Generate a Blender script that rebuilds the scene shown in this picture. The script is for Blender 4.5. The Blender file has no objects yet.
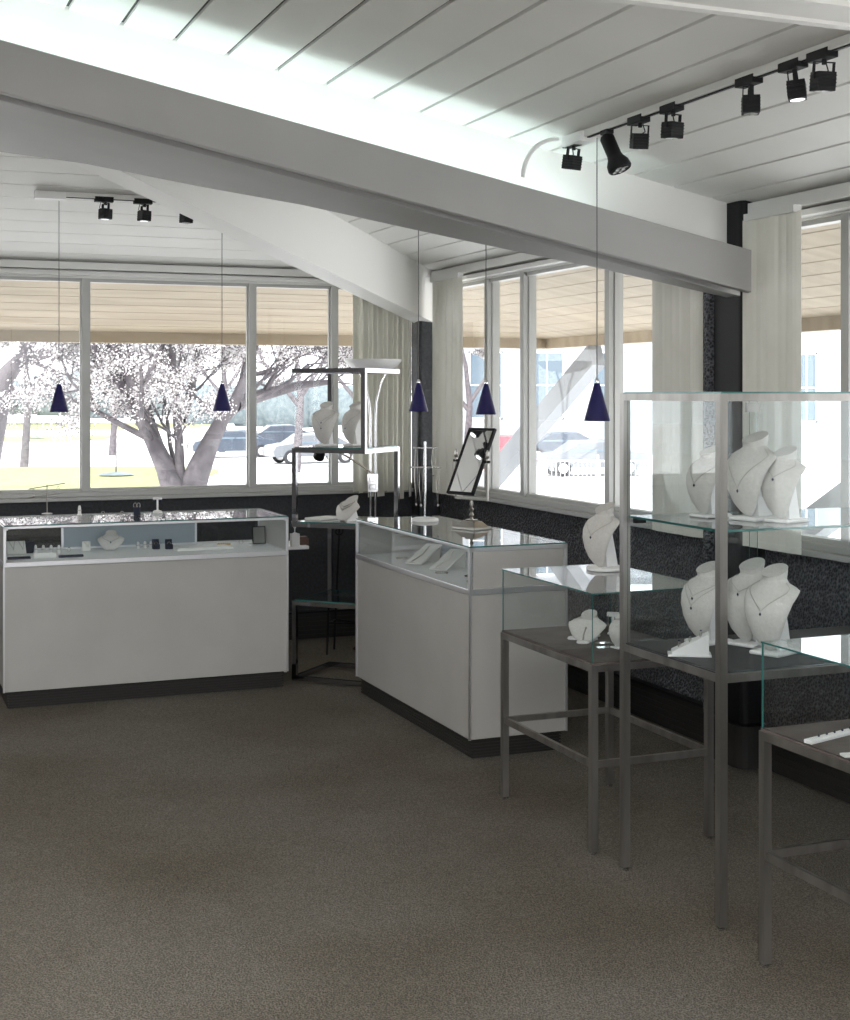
import bpy, math, random
from mathutils import Vector, Matrix
R = math.radians
random.seed(7)
SC = bpy.context.scene
COL = SC.collection
# ------------------------------------------------------------ camera, sky, sun, exposure
cam = bpy.data.cameras.new('camera'); cam.lens = 49.41; cam.sensor_width = 36; cam.shift_y = -0.1137
cam.clip_end = 400
co = bpy.data.objects.new('camera', cam); co.location = (0, 0, 1.65); co.rotation_euler = (R(90), 0, 0)
COL.objects.link(co); SC.camera = co
w = bpy.data.worlds.new('sky'); SC.world = w; w.use_nodes = True
bg = w.node_tree.nodes['Background']; bg.inputs[0].default_value = (0.94, 0.97, 1, 1); bg.inputs[1].default_value = 2.8
sun = bpy.data.lights.new('sun', 'SUN'); sun.energy = 4.5; sun.angle = R(2); sun.color = (1, .96, .9)
so = bpy.data.objects.new('sun', sun); so.rotation_euler = (R(38), 0, R(-25)); COL.objects.link(so)
SC.view_settings.view_transform = 'Standard'; SC.view_settings.look = 'None'
SC.view_settings.gamma = 1; SC.view_settings.use_curve_mapping = False
SC.view_settings.exposure = 0.42
SC.cycles.transparent_max_bounces = 40
SC.cycles.max_bounces = 10

KX, KY = 0.05, 9.78
UX, UY = 0.9272, 0.3746
ROT = R(22)
def world(a, b): return (KX + a*UX - b*UY, KY + a*UY + b*UX)
def room(x, y): return ((x-KX)*UX + (y-KY)*UY, -(x-KX)*UY + (y-KY)*UX)
def at(px, py, z):
    d = (1.65 - z)*1400/(py - 394); return ((px-425)/1400*d, d)
def atd(px, py, z=.7655):
    # spot on the wide showcase's deck under a picture point, kept in front of its sliding doors
    while True:
        x, y = at(px, py, z); ly = -(x+2.2)*UY + (y-7.3)*UX
        if ly < .47: return (x, y)
        py += .5
def area(name, loc, rot, sx, sy, power, color=(1, 1, 1)):
    l = bpy.data.lights.new(name, 'AREA'); l.shape = 'RECTANGLE'; l.size = sx; l.size_y = sy; l.energy = power; l.color = color
    o = bpy.data.objects.new(name, l); o.location = loc; o.rotation_euler = rot; COL.objects.link(o); return o
# area lights added out of view to fill the room from the camera's side
x, y = world(-4.2, -9.2); area('room_fill_light', (x, y, 2.95), (0, 0, ROT), 3.0, 2.4, 200, (1, .97, .93))
x, y = world(-5.6, -5.4); area('room_fill_light', (x, y, 2.75), (0, 0, ROT), 1.6, 2.6, 95, (1, .98, .95))

# ------------------------------------------------------------ materials
def mat(name, col, rough=.5, metal=0, spec=.5, **k):
    m = bpy.data.materials.new(name); m.use_nodes = True
    p = m.node_tree.nodes['Principled BSDF']
    p.inputs['Base Color'].default_value = (*col, 1); p.inputs['Roughness'].default_value = rough
    p.inputs['Metallic'].default_value = metal; p.inputs['Specular IOR Level'].default_value = spec
    for a, b in k.items(): p.inputs[a.replace('_', ' ')].default_value = b
    return m
def noisy(m, c1, c2, scale, detail=3, bump=0, kind='noise', stretch=None, dist=.01, lo=.35, hi=.65):
    nt = m.node_tree; n = nt.nodes; L = nt.links; p = n['Principled BSDF']
    tc = n.new('ShaderNodeTexCoord'); mp = n.new('ShaderNodeMapping')
    if stretch: mp.inputs['Scale'].default_value = stretch
    L.new(tc.outputs['Object'], mp.inputs[0])
    if kind == 'noise':
        t = n.new('ShaderNodeTexNoise'); t.inputs['Scale'].default_value = scale; t.inputs['Detail'].default_value = detail; out = t.outputs['Fac']
    else:
        t = n.new('ShaderNodeTexVoronoi'); t.inputs['Scale'].default_value = scale; out = t.outputs['Distance']
    L.new(mp.outputs[0], t.inputs['Vector'])
    r = n.new('ShaderNodeValToRGB'); r.color_ramp.elements[0].color = (*c1, 1); r.color_ramp.elements[1].color = (*c2, 1)
    r.color_ramp.elements[0].position = lo; r.color_ramp.elements[1].position = hi
    L.new(out, r.inputs[0]); L.new(r.outputs[0], p.inputs['Base Color'])
    if bump:
        b = n.new('ShaderNodeBump'); b.inputs['Strength'].default_value = bump; b.inputs['Distance'].default_value = dist
        L.new(out, b.inputs['Height']); L.new(b.outputs[0], p.inputs['Normal'])
    return m
def glass(name, tint, base=.04, top=.9, pw_=4.6):
    m = bpy.data.materials.new(name); m.use_nodes = True; nt = m.node_tree; n = nt.nodes; L = nt.links; n.clear()
    o = n.new('ShaderNodeOutputMaterial'); mx = n.new('ShaderNodeMixShader'); t = n.new('ShaderNodeBsdfTransparent'); g = n.new('ShaderNodeBsdfGlossy')
    t.inputs[0].default_value = (*tint, 1); g.inputs['Roughness'].default_value = .01
    lw = n.new('ShaderNodeLayerWeight'); lw.inputs['Blend'].default_value = .5
    pw = n.new('ShaderNodeMath'); pw.operation = 'POWER'; pw.inputs[1].default_value = pw_
    ma = n.new('ShaderNodeMath'); ma.operation = 'MULTIPLY_ADD'; ma.inputs[1].default_value = top; ma.inputs[2].default_value = base
    L.new(lw.outputs['Facing'], pw.inputs[0]); L.new(pw.outputs[0], ma.inputs[0]); L.new(ma.outputs[0], mx.inputs[0])
    L.new(t.outputs[0], mx.inputs[1]); L.new(g.outputs[0], mx.inputs[2]); L.new(mx.outputs[0], o.inputs[0]); return m
def emis(name, col, s):
    m = bpy.data.materials.new(name); m.use_nodes = True; p = m.node_tree.nodes['Principled BSDF']
    p.inputs['Base Color'].default_value = (*col, 1); p.inputs['Emission Color'].default_value = (*col, 1); p.inputs['Emission Strength'].default_value = s; return m

M = {}
M['plank'] = noisy(mat('painted_planks', (.6, .6, .58), .6), (.83, .825, .80), (.88, .875, .85), 2.2, 4, .1, lo=.3, hi=.7)
M['groove'] = mat('plank_groove', (.09, .09, .09), .8)
M['soffit'] = noisy(mat('soffit_planks', (.6, .5, .38), .6), (.36, .29, .205), (.44, .36, .26), 3, 4, .05, stretch=(.4, 3, 1))
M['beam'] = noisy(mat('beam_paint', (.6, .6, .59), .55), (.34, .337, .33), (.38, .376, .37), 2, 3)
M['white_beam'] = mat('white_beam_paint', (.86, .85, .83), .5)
M['trim'] = mat('white_trim_paint', (.75, .75, .73), .45)
M['dark_gap'] = mat('shadow_gap_paint', (.12, .12, .12), .8)
M['dark_wall'] = noisy(mat('pebble_wall', (.03, .03, .035), .38), (.008, .009, .012), (.15, .155, .18), 80, 3, 1.0, kind='voronoi', dist=.02, lo=.22, hi=.8)
M['dark_plaster'] = noisy(mat('dark_plaster', (.02, .022, .026), .6), (.016, .018, .022), (.032, .035, .042), 60, 3, .5, dist=.005)
M['frost'] = mat('frosted_blue_glass', (.34, .40, .45), .35)
M['black'] = mat('black_paint', (.010, .010, .012), .55, spec=.25)
M['ribbed'] = mat('ribbed_rubber', (.022, .02, .019), .7)
M['carpet'] = noisy(mat('carpet', (.1, .1, .09), .95, spec=.1), (.075, .070, .060), (.27, .25, .215), 165, 2, .8, kind='voronoi', stretch=(1, 1.6, 1), dist=.012, lo=.12, hi=.75)
# broad wear in the carpet
nt = M['carpet'].node_tree; rr = [x for x in nt.nodes if x.type == 'VALTORGB'][0]
n2 = nt.nodes.new('ShaderNodeTexNoise'); n2.inputs['Scale'].default_value = 1.1; n2.inputs['Detail'].default_value = 5
tc2 = nt.nodes.new('ShaderNodeTexCoord'); nt.links.new(tc2.outputs['Object'], n2.inputs['Vector'])
mm = nt.nodes.new('ShaderNodeMix'); mm.data_type = 'RGBA'; mm.blend_type = 'MULTIPLY'; mm.inputs[0].default_value = .8
r2 = nt.nodes.new('ShaderNodeValToRGB'); r2.color_ramp.elements[0].color = (.72, .68, .62, 1); r2.color_ramp.elements[1].color = (1, 1, 1, 1)
r2.color_ramp.elements[0].position = .35; r2.color_ramp.elements[1].position = .62
nt.links.new(n2.outputs['Fac'], r2.inputs[0]); nt.links.new(rr.outputs[0], mm.inputs[6]); nt.links.new(r2.outputs[0], mm.inputs[7])
nt.links.new(mm.outputs[2], nt.nodes['Principled BSDF'].inputs['Base Color'])
M['alu'] = mat('aluminium', (.70, .70, .72), .32, .85)
M['alu_white'] = mat('window_aluminium', (.42, .42, .41), .45, .35)
M['steel'] = noisy(mat('brushed_steel', (.4, .39, .38), .36, .9), (.24, .23, .215), (.37, .355, .34), 14, 5, .05, stretch=(1, 1, .15))
M['chrome'] = mat('chrome', (.75, .75, .77), .12, 1)
M['dark_chrome'] = mat('dark_chrome', (.42, .42, .45), .12, 1)
M['laminate'] = noisy(mat('white_laminate', (.7, .69, .66), .35), (.44, .432, .415), (.475, .467, .45), 3, 4)
M['white'] = mat('white_plastic', (.82, .82, .82), .4)
M['deck_white'] = mat('white_deck', (.78, .8, .82), .5)
M['bust'] = noisy(mat('bust_leatherette', (.74, .72, .69), .6), (.60, .585, .56), (.66, .645, .62), 120, 2, .1, dist=.001)
M['deck'] = noisy(mat('brown_fabric_deck', (.09, .075, .07), .8), (.07, .055, .05), (.13, .11, .10), 9, 6)
M['glass'] = glass('case_glass', (.968, .984, .986), .03, .9)
M['glass_top'] = glass('case_top_glass', (.95, .975, .98), .07, .93, 3.3)
M['pane'] = glass('window_glass', (.97, .98, .98), .02, .6)
M['glass_edge'] = mat('glass_edge', (.03, .14, .13), .15, spec=.8)
M['blue'] = mat('cobalt_glass', (.005, .003, .085), .3, spec=.6)
M['cord'] = mat('grey_cord', (.12, .12, .12), .6)
M['blind'] = noisy(mat('vinyl_vane', (.66, .65, .58), .55), (.74, .73, .66), (.80, .79, .73), 4, 2)
M['mirror'] = mat('mirror_silver', (.92, .92, .92), .02, 1)
M['silver'] = mat('antique_silver', (.42, .40, .37), .3, 1)
M['navy'] = mat('navy_velvet', (.02, .025, .05), .8)
M['brown'] = mat('brown_wood', (.10, .05, .035), .4)
M['gold'] = mat('gold', (.75, .5, .2), .25, 1)
M['gem'] = mat('dark_gem', (.04, .05, .1), .1)
M['led'] = emis('led', (1, .98, .94), 6)
M['bark'] = noisy(mat('bark', (.4, .36, .36), .9), (.085, .075, .085), (.15, .135, .145), 6, 4, .4)
M['blossom'] = mat('blossom', (.6, .57, .575), .8)
M['leafgrey'] = mat('budding_twigs', (.16, .145, .15), .8)
M['grass'] = noisy(mat('grass', (.4, .42, .12), .9), (.20, .215, .085), (.26, .26, .12), 2, 4)
M['pave'] = noisy(mat('concrete_paving', (.8, .8, .8), .9), (.72, .71, .70), (.82, .81, .80), .6, 4)
M['hedge'] = noisy(mat('hedge_leaves', (.3, .4, .38), .9), (.11, .14, .155), (.17, .20, .21), 3, 4, .6)
M['facade'] = noisy(mat('pale_facade', (.72, .74, .78), .8), (.30, .315, .34), (.36, .37, .39), 1, 3)
M['facade_glass'] = mat('facade_glass', (.12, .16, .20), .15)
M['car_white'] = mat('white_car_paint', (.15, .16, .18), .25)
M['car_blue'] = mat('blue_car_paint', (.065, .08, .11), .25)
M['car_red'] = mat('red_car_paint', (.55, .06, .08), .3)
M['tyre'] = mat('tyre_rubber', (.03, .03, .035), .8)
M['paper'] = mat('paper', (.8, .8, .78), .7)
M['grey_photo'] = mat('grey_velvet_pad', (.22, .22, .21), .7)

# ------------------------------------------------------------ mesh helpers
class MB:
    def __init__(s): s.v = []; s.f = []; s.mi = []; s.sm = []
    def add(s, vs, fs, mi=0, smooth=False):
        o = len(s.v); s.v += [tuple(p) for p in vs]; s.f += [tuple(i+o for i in f) for f in fs]
        s.mi += [mi]*len(fs); s.sm += [smooth]*len(fs); return s
    def box(s, x0, x1, y0, y1, z0, z1, mi=0, T=None):
        vs = [Vector((x, y, z)) for z in (z0, z1) for y in (y0, y1) for x in (x0, x1)]
        if T: vs = [T @ p for p in vs]
        return s.add(vs, [(0, 2, 3, 1), (4, 5, 7, 6), (0, 1, 5, 4), (2, 6, 7, 3), (0, 4, 6, 2), (1, 3, 7, 5)], mi)
    def hexa(s, p, mi=0):   # 8 points: bottom 4 ccw, top 4 ccw
        return s.add(p, [(0, 3, 2, 1), (4, 5, 6, 7), (0, 1, 5, 4), (1, 2, 6, 5), (2, 3, 7, 6), (3, 0, 4, 7)], mi)
    def prism(s, poly, z0, z1, mi=0):
        n = len(poly); z0 = z0 if callable(z0) else (lambda x, y, c=z0: c); z1 = z1 if callable(z1) else (lambda x, y, c=z1: c)
        vs = [(x, y, z0(x, y)) for x, y in poly] + [(x, y, z1(x, y)) for x, y in poly]
        return s.add(vs, [tuple(range(n-1, -1, -1)), tuple(range(n, 2*n))] + [(i, (i+1) % n, n+(i+1) % n, n+i) for i in range(n)], mi)
    def tube(s, pts, r, n=10, mi=0, caps=True):
        pts = [Vector(p) for p in pts]; rs = r if isinstance(r, (list, tuple)) else [r]*len(pts)
        vs = []; fs = []; prev = None
        for i, p in enumerate(pts):
            t = (pts[min(i+1, len(pts)-1)] - pts[max(i-1, 0)]).normalized()
            a = prev - t*prev.dot(t) if prev is not None else t.orthogonal()
            if a.length < 1e-6: a = t.orthogonal()
            a.normalize(); b = t.cross(a); prev = a
            for k in range(n):
                an = 2*math.pi*k/n; vs.append(p + (a*math.cos(an) + b*math.sin(an))*rs[i])
        for i in range(len(pts)-1):
            for k in range(n):
                fs.append((i*n+k, i*n+(k+1) % n, (i+1)*n+(k+1) % n, (i+1)*n+k))
        if caps: fs += [tuple(range(n-1, -1, -1)), tuple(range((len(pts)-1)*n, len(pts)*n))]
        return s.add(vs, fs, mi, True)
    def lathe(s, prof, n=24, c=(0, 0, 0), mi=0, T=None, caps=True):
        vs = []; fs = []
        for r, z in prof:
            for k in range(n):
                an = 2*math.pi*k/n; p = Vector((c[0]+r*math.cos(an), c[1]+r*math.sin(an), c[2]+z)); vs.append(T @ p if T else p)
        m = len(prof)
        for i in range(m-1):
            for k in range(n): fs.append((i*n+k, i*n+(k+1) % n, (i+1)*n+(k+1) % n, (i+1)*n+k))
        if caps: fs += [tuple(range(n-1, -1, -1)), tuple(range((m-1)*n, m*n))]
        return s.add(vs, fs, mi, True)
    def bar(s, p, q, w, h=None, mi=0):    # square tube between two points
        p = Vector(p); q = Vector(q); t = (q-p).normalized(); h = h or w
        up = Vector((0, 0, 1)) if abs(t.z) < .9 else Vector((0, 1, 0))
        a = t.cross(up).normalized(); b = a.cross(t)
        P = lambda c, i, j: c + a*i*w/2 + b*j*h/2
        return s.hexa([P(p, -1, -1), P(p, 1, -1), P(q, 1, -1), P(q, -1, -1), P(p, -1, 1), P(p, 1, 1), P(q, 1, 1), P(q, -1, 1)], mi)
    def build(s, name, mats, parent=None, loc=None, rot=0, bevel=0):
        me = bpy.data.meshes.new(name); me.from_pydata(s.v, [], s.f)
        if not isinstance(mats, (list, tuple)): mats = [mats]
        for m in mats: me.materials.append(m)
        for p, i, sm in zip(me.polygons, s.mi, s.sm): p.material_index = i; p.use_smooth = sm
        me.validate(); me.update()
        import bmesh
        bm = bmesh.new(); bm.from_mesh(me); bmesh.ops.recalc_face_normals(bm, faces=bm.faces)
        for e in bm.edges:
            if len(e.link_faces) == 2 and e.calc_face_angle(0) > R(42): e.smooth = False
        bm.to_mesh(me); bm.free()
        o = bpy.data.objects.new(name, me); COL.objects.link(o)
        if parent: o.parent = parent
        if loc is not None: o.location = loc
        o.rotation_euler = (0, 0, rot)
        if bevel:
            b = o.modifiers.new('bevel', 'BEVEL'); b.width = bevel; b.segments = 2; b.limit_method = 'ANGLE'
        return o
def tag(o, label, cat, group=None, kind=None):
    if label: o['label'] = label
    if cat: o['category'] = cat
    if group: o['group'] = group
    if kind: o['kind'] = kind
    return o
def thing(name, label, cat, loc=(0, 0, 0), rot=0, group=None):
    o = bpy.data.objects.new(name, None); o.empty_display_size = .1; COL.objects.link(o); o.location = loc; o.rotation_euler = (0, 0, rot)
    return tag(o, label, cat, group)
def copy_tree(o, parent=None):
    c = o.copy(); COL.objects.link(c); c.parent = parent
    for ch in list(o.children): copy_tree(ch, c)
    return c
def dup(o, loc, rot, label, scale=None):
    c = copy_tree(o); c.location = loc; c.rotation_euler = (0, 0, rot); c['label'] = label
    if scale: c.scale = scale if isinstance(scale, tuple) else (scale,)*3
    return c
def struct(mb, name, m, parent=None, **k):
    if parent: return mb.build(name, m, parent, **k)
    o = mb.build(name, m, None, (KX, KY, 0), ROT, **k); o['kind'] = 'structure'; return o
def pane(mb, x0, x1, y0, y1, z0, z1):       # thin glass box with teal edges (mat 1)
    d = sorted([(x1-x0, 0), (y1-y0, 1), (z1-z0, 2)])[0][1]
    n = len(mb.mi); mb.box(x0, x1, y0, y1, z0, z1)
    big = {2: (0, 1), 1: (2, 3), 0: (4, 5)}[d]
    for i in range(6):
        if i not in big: mb.mi[n+i] = 1
    return mb
GL = [M['glass'], M['glass_edge']]; GT = [M['glass_top'], M['glass_edge']]

# ------------------------------------------------------------ structure (room frame: x = along u, y = along v, corner at origin)
SL = .197; Z0 = 2.48; RD = 3.75      # roof slope, ceiling height at walls, ridge distance
def facet(mb, side, d0, d1, step=.2, gap=.011, th=.02, mi=0, back=1):
    """planks parallel to a wall; side 'a' = right wall facet, 'b' = left window wall facet"""
    i = math.floor(d0/step + 1e-6)
    while i*step < d1 - 1e-6:
        lo = max(d0, i*step+gap/2); hi = min(d1, (i+1)*step-gap/2); i += 1
        if side == 'a': poly = [(-lo, -lo), (-hi, -hi), (-hi, -12.2), (-lo, -12.2)]; z = lambda x, y, o=0: Z0 - SL*x
        else: poly = [(-lo, -lo), (-(7.5-lo), -lo), (-(7.5-hi), -hi), (-hi, -hi)]; z = lambda x, y: Z0 - SL*y
        if side == 'c': poly = [(-(7.5-lo), -lo), (-(7.5-hi), -hi), (-(7.5-hi), -12.2), (-(7.5-lo), -12.2)]; z = lambda x, y: Z0 + SL*(x+7.5)
        mb.prism(poly, z, lambda x, y, z=z: z(x, y)+th, mi)
    # dark backing
    lo, hi = d0, d1
    if side == 'a': poly = [(-lo, -lo), (-hi, -hi), (-hi, -12.2), (-lo, -12.2)]; z = lambda x, y: Z0 - SL*x
    elif side == 'b': poly = [(-lo, -lo), (-(7.5-lo), -lo), (-(7.5-hi), -hi), (-hi, -hi)]; z = lambda x, y: Z0 - SL*y
    else: poly = [(-(7.5-lo), -lo), (-(7.5-hi), -hi), (-(7.5-hi), -12.2), (-(7.5-lo), -12.2)]; z = lambda x, y: Z0 + SL*(x+7.5)
    mb.prism(poly, lambda x, y: z(x, y)+th*.6, lambda x, y: z(x, y)+.12, back)
mb = MB()
for s_ in 'abc': facet(mb, s_, 0, RD, gap=.009 if s_ == 'b' else .015)
struct(mb, 'ceiling', [M['plank'], M['groove']])
mb = MB()
facet(mb, 'a', -1.81, -.02, gap=.008); facet(mb, 'b', -1.81, -.02, gap=.008)
ze = Z0 - SL*1.84
mb.prism([(1.80, 1.80), (1.88, 1.88), (1.88, -12.2), (1.80, -12.2)], ze-.075, ze+.12, 2)
mb.prism([(1.80, 1.80), (-9.3, 1.80), (-9.3, 1.88), (1.88, 1.88)], ze-.075, ze+.12, 2)
struct(mb, 'trim_1', [M['soffit'], M['groove'], M['soffit']])
struct(MB().box(-8, .12, -12.6, .12, -.12, 0), 'floor', M['carpet'])
# dark knee walls below the windows and headers above
def segwall(name, run, axis, zlo, zhi, m, t=.12, **k):
    mb = MB()
    if axis == 'x': mb.box(run[0], run[1], 0, t, zlo, zhi)
    else: mb.box(0, t, run[0], run[1], zlo, zhi)
    return struct(mb, name, m, **k)
WL = struct(MB().box(-7.6, .12, 0, .12, 0, .975), 'wall_left', M['dark_plaster'])
WR = struct(MB().box(0, .12, -12.2, 0, 0, .975), 'wall_right', M['dark_wall'])
mb = MB().box(-7.6, .12, 0, .10, 2.385, 2.50).box(-7.6, 0, -.05, 0, 2.40, 2.425).box(-7.6, -.0, -.075, 0, 2.435, 2.48)
struct(mb, 'trim_2', M['trim'])
mb = MB().box(0, .10, -12.2, .12, 2.385, 2.50).box(-.06, 0, -3.55, 0, 2.395, 2.42).box(-.09, 0, -3.55, -.0, 2.435, 2.485)
mb.box(-.06, 0, -12.2, -3.89, 2.395, 2.42).box(-.10, 0, -12.2, -3.89, 2.43, 2.485)
struct(mb, 'trim_3', M['trim'])
# window sills
struct(MB().box(-7.6, -.1, -.055, .10, .975, 1.0).box(-7.6, -.1, -.02, .1, 1.0, 1.03), 'trim_4', M['alu_white'], bevel=.003)
struct(MB().box(-.055, .10, -12.2, -.1, .975, 1.0).box(-.02, .1, -12.2, -.1, 1.0, 1.03), 'trim_5', M['alu_white'], bevel=.003)
# ribbed baseboards
def ribbed(run, axis):
    mb = MB()
    n = 12
    for i in range(n):
        z0 = .006 + i*.0142; pr = .030 if i % 2 else .024
        if axis == 'x': mb.box(run[0], run[1], -pr, 0, z0, z0+.0142)
        else: mb.box(-pr, 0, run[0], run[1], z0, z0+.0142)
    if axis == 'x': mb.box(run[0], run[1], -.045, 0, .178, .19, 1)
    else: mb.box(-.045, 0, run[0], run[1], .178, .19, 1)
    return mb
struct(ribbed((-7.5, -.17), 'x'), 'baseboard_left', [M['ribbed'], M['black']])
struct(ribbed((-3.56, -.17), 'y'), 'baseboard_right', [M['ribbed'], M['black']])
struct(ribbed((-12.1, -3.91), 'y'), 'baseboard_right', [M['ribbed'], M['black']])
# windows
WN = [0]
def window(a0, a1, axis, mw=.05):
    WN[0] += 1
    fr = MB(); z0, z1 = 1.03, 2.385; h = mw/2
    def bx(p, q, y0, y1, zz0, zz1):
        if axis == 'x': fr.box(p, q, y0, y1, zz0, zz1)
        else: fr.box(y0, y1, p, q, zz0, zz1)
    for c in (a0, a1):
        i = 1 if c == a0 else -1
        p, q = sorted((c, c + i*h)); bx(p, q, .0, .085, z0, z1)
        p, q = sorted((c + i*h, c + i*(h+.007))); bx(p, q, .03, .06, z0, z1)
    lo, hi = sorted((a0, a1))
    bx(lo+h, hi-h, .015, .075, z0, z0+.018); bx(lo+h, hi-h, .015, .075, z1-.022, z1)
    o = struct(fr, 'window_%d' % WN[0], M['alu_white'])
    g = MB()
    if axis == 'x': g.box(lo+h+.004, hi-h-.004, .043, .047, z0+.01, z1-.01)
    else: g.box(.043, .047, lo+h+.004, hi-h-.004, z0+.01, z1-.01)
    p = g.build('pane', M['pane'], o)
ml = [-.16, -.714, -1.287, -2.376, -2.94, -4.03, -4.59, -5.68, -6.24, -7.33]
for p, q in zip(ml, ml[1:]): window(q, p, 'x')
mr = [-.16, -.905, -1.429, -2.465, -2.971, -3.56]
for p, q in zip(mr, mr[1:]): window(q, p, 'y')
mr2 = [-3.89, -4.416, -5.45, -5.97, -7.0]
for p, q in zip(mr2, mr2[1:]): window(q, p, 'y')
struct(MB().box(0, .12, -12.2, -7.0, .975, 2.4), 'wall_right_rear', M['trim'])
# rear and far side walls (behind the camera); rear opening added for frontal light
GW = mat('grey_wall_paint', (.16, .155, .15), .8)
struct(MB().box(-7.6, -7.5, -12.2, 0, 0, 2.5), 'wall_side', GW)
mb = MB().box(-7.6, .12, -12.3, -12.2, 0, .3).box(-7.6, -6.9, -12.3, -12.2, .3, 2.7).box(-.5, .12, -12.3, -12.2, .3, 2.7).box(-7.6, .12, -12.3, -12.2, 2.7, 3.3).box(-3.75, -3.65, -12.3, -12.2, .3, 2.7)
struct(mb, 'wall_rear', GW)

# corner post and wall column (dark)
def roundpost(a0, a1, b0, b1, r, z0, z1, mi=0, mb=None):
    mb = mb or MB(); poly = []
    for cx, cy, s0 in ((a1-r, b1-r, 0), (a0+r, b1-r, 90), (a0+r, b0+r, 180), (a1-r, b0+r, 270)):
        for k in range(5):
            an = R(s0 + k*22.5); poly.append((cx + r*math.cos(an), cy + r*math.sin(an)))
    return mb.prism(poly, z0, z1, mi)
struct(roundpost(-.16, .0, -.16, .0, .02, 0, 2.48), 'trim_6', M['dark_plaster'])
mb = roundpost(-.12, .02, -3.88, -3.60, .03, .2, 2.5)
mb = roundpost(-.14, .02, -3.90, -3.57, .06, .006, .19, 1, mb)
struct(mb, 'trim_7', [M['black'], M['ribbed']])
struct(MB().tube([world_ for world_ in [(-.10, -3.62, .2), (-.10, -3.62, 2.13)]], .045, 16), 'trim_8', M['dark_wall'])

# beam parallel to u (follows the slope), its reveal, soffit panel and upright band
def sloped(mb, poly, dz0, dz1, mi=0):
    return mb.prism(poly, lambda x, y: dz0 - SL*x, lambda x, y: dz1 - SL*x, mi)
ZB = 2.06
mb = MB()
sloped(mb, [(-4.2, -3.98), (-.125, -3.98), (-.125, -3.94), (-4.2, -3.94)], ZB, ZB+.183)
sloped(mb, [(-4.2, -3.86), (-.06, -3.86), (-.06, -3.76), (-.245, -3.737), (-.714, -3.672), (-1.052, -3.572), (-1.437, -3.482), (-1.975, -3.383), (-2.369, -3.215), (-2.829, -3.074), (-3.156, -2.856), (-3.5, -2.70), (-4.2, -2.5)], ZB-.003, ZB+.10)
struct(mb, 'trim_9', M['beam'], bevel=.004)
mb = MB(); sloped(mb, [(-4.2, -3.94), (-.14, -3.94), (-.14, -3.86), (-4.2, -3.86)], ZB+.035, ZB+.09)
struct(mb, 'trim_10', M['dark_gap'])
mb = MB(); mb.prism([(-4.2, -3.76), (-.10, -3.76), (-.10, -3.72), (-4.2, -3.72)], lambda x, y: ZB+.10-SL*x, lambda x, y: Z0+.03-SL*x)
struct(mb, 'trim_11', M['white_beam'])
# diagonal hip beam, from the ridge down to the corner post
mb = MB(); q = .075
def dg(t, s): return (-t - s*.7071, -t + s*.7071)
poly = [dg(.10, -q), dg(3.25, -q), dg(3.25, q), dg(.10, q)]
mb.prism(poly, lambda x, y: 2.12 + SL*(-(x+y)/2), lambda x, y: Z0 + .015 - SL*max(x, y))
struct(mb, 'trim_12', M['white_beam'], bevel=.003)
# horizontal header across the near ceiling, top right of the picture
mb = MB().box(-6.2, -.06, -6.06, -5.92, 2.66, 2.80)
hx, hy = room(.5025, 3.553)
mb = MB().box(-5.5, -.08, hy-.15, hy+.0, 2.655, 2.74)
mb.box(-5.5, -.08, hy-.02, hy+.012, 2.645, 2.76)
struct(mb, 'trim_13', M['white_beam'])

# ------------------------------------------------------------ lighting strip resting on the beam (cove)
mb = MB(); sloped(mb, [(-3.7, -3.90), (-.9, -3.90), (-.9, -3.875), (-3.7, -3.875)], ZB+.09, ZB+.105)
cs = struct(mb, 'cove_light_strip', emis('cool_white_led', (.82, 1, .98), 12)); del cs['kind']
tag(cs, 'cool white light strip lying hidden on top of the big sloping beam', 'light strip')

# ------------------------------------------------------------ pendants
def pendant(loc, ztop, label):
    t = thing('pendant_lamp', label, 'lamp', (*loc[:2], loc[2]), 0, 'cobalt blue cone pendants')
    h = .152
    MB().lathe([(.050, 0), (.052, .002), (.012, h-.004), (.010, h), (.0085, h), (.0105, h-.004), (.0485, .004), (.0485, 0)], 28, caps=False).build('lamp_shade', M['blue'], t)
    MB().lathe([(.006, h-.01), (.009, h+.004), (.007, h+.016), (.003, h+.02)], 12).build('socket_cap', M['chrome'], t)
    MB().lathe([(.004, .02), (.016, .028), (.016, .05), (.008, .07)], 12).build('bulb', M['white'], t)
    MB().tube([(0, 0, h+.018), (0, 0, ztop-loc[2])], .0022, 6).build('cord', M['cord'], t)
    return t
def ceil_z(x, y):
    a, b = room(x, y); return Z0 + SL*min(-a, -b, RD)
def pend(px, py, D, label, drop=.04):
    x = (px-425)/1400*D; z = 1.65 - (py-394)/1400*D
    return pendant((x, D, z), ceil_z(x, D)-drop, label)
pend(59, 412, 7.62, 'cobalt blue cone pendant over the left end of the wide showcase, furthest left', .0)
pend(222, 411, 7.86, 'cobalt blue cone pendant over the right half of the wide left showcase')
pend(418.5, 411.5, 7.45, 'cobalt blue cone pendant in front of the dark corner post', .0)
pend(486, 414.5, 6.95, 'cobalt blue cone pendant above the tilted tabletop mirror', .0)
P5 = pend(597, 421, 5.59, 'largest cobalt blue cone pendant, hanging left of the tall glass cabinet', .0)

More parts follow.
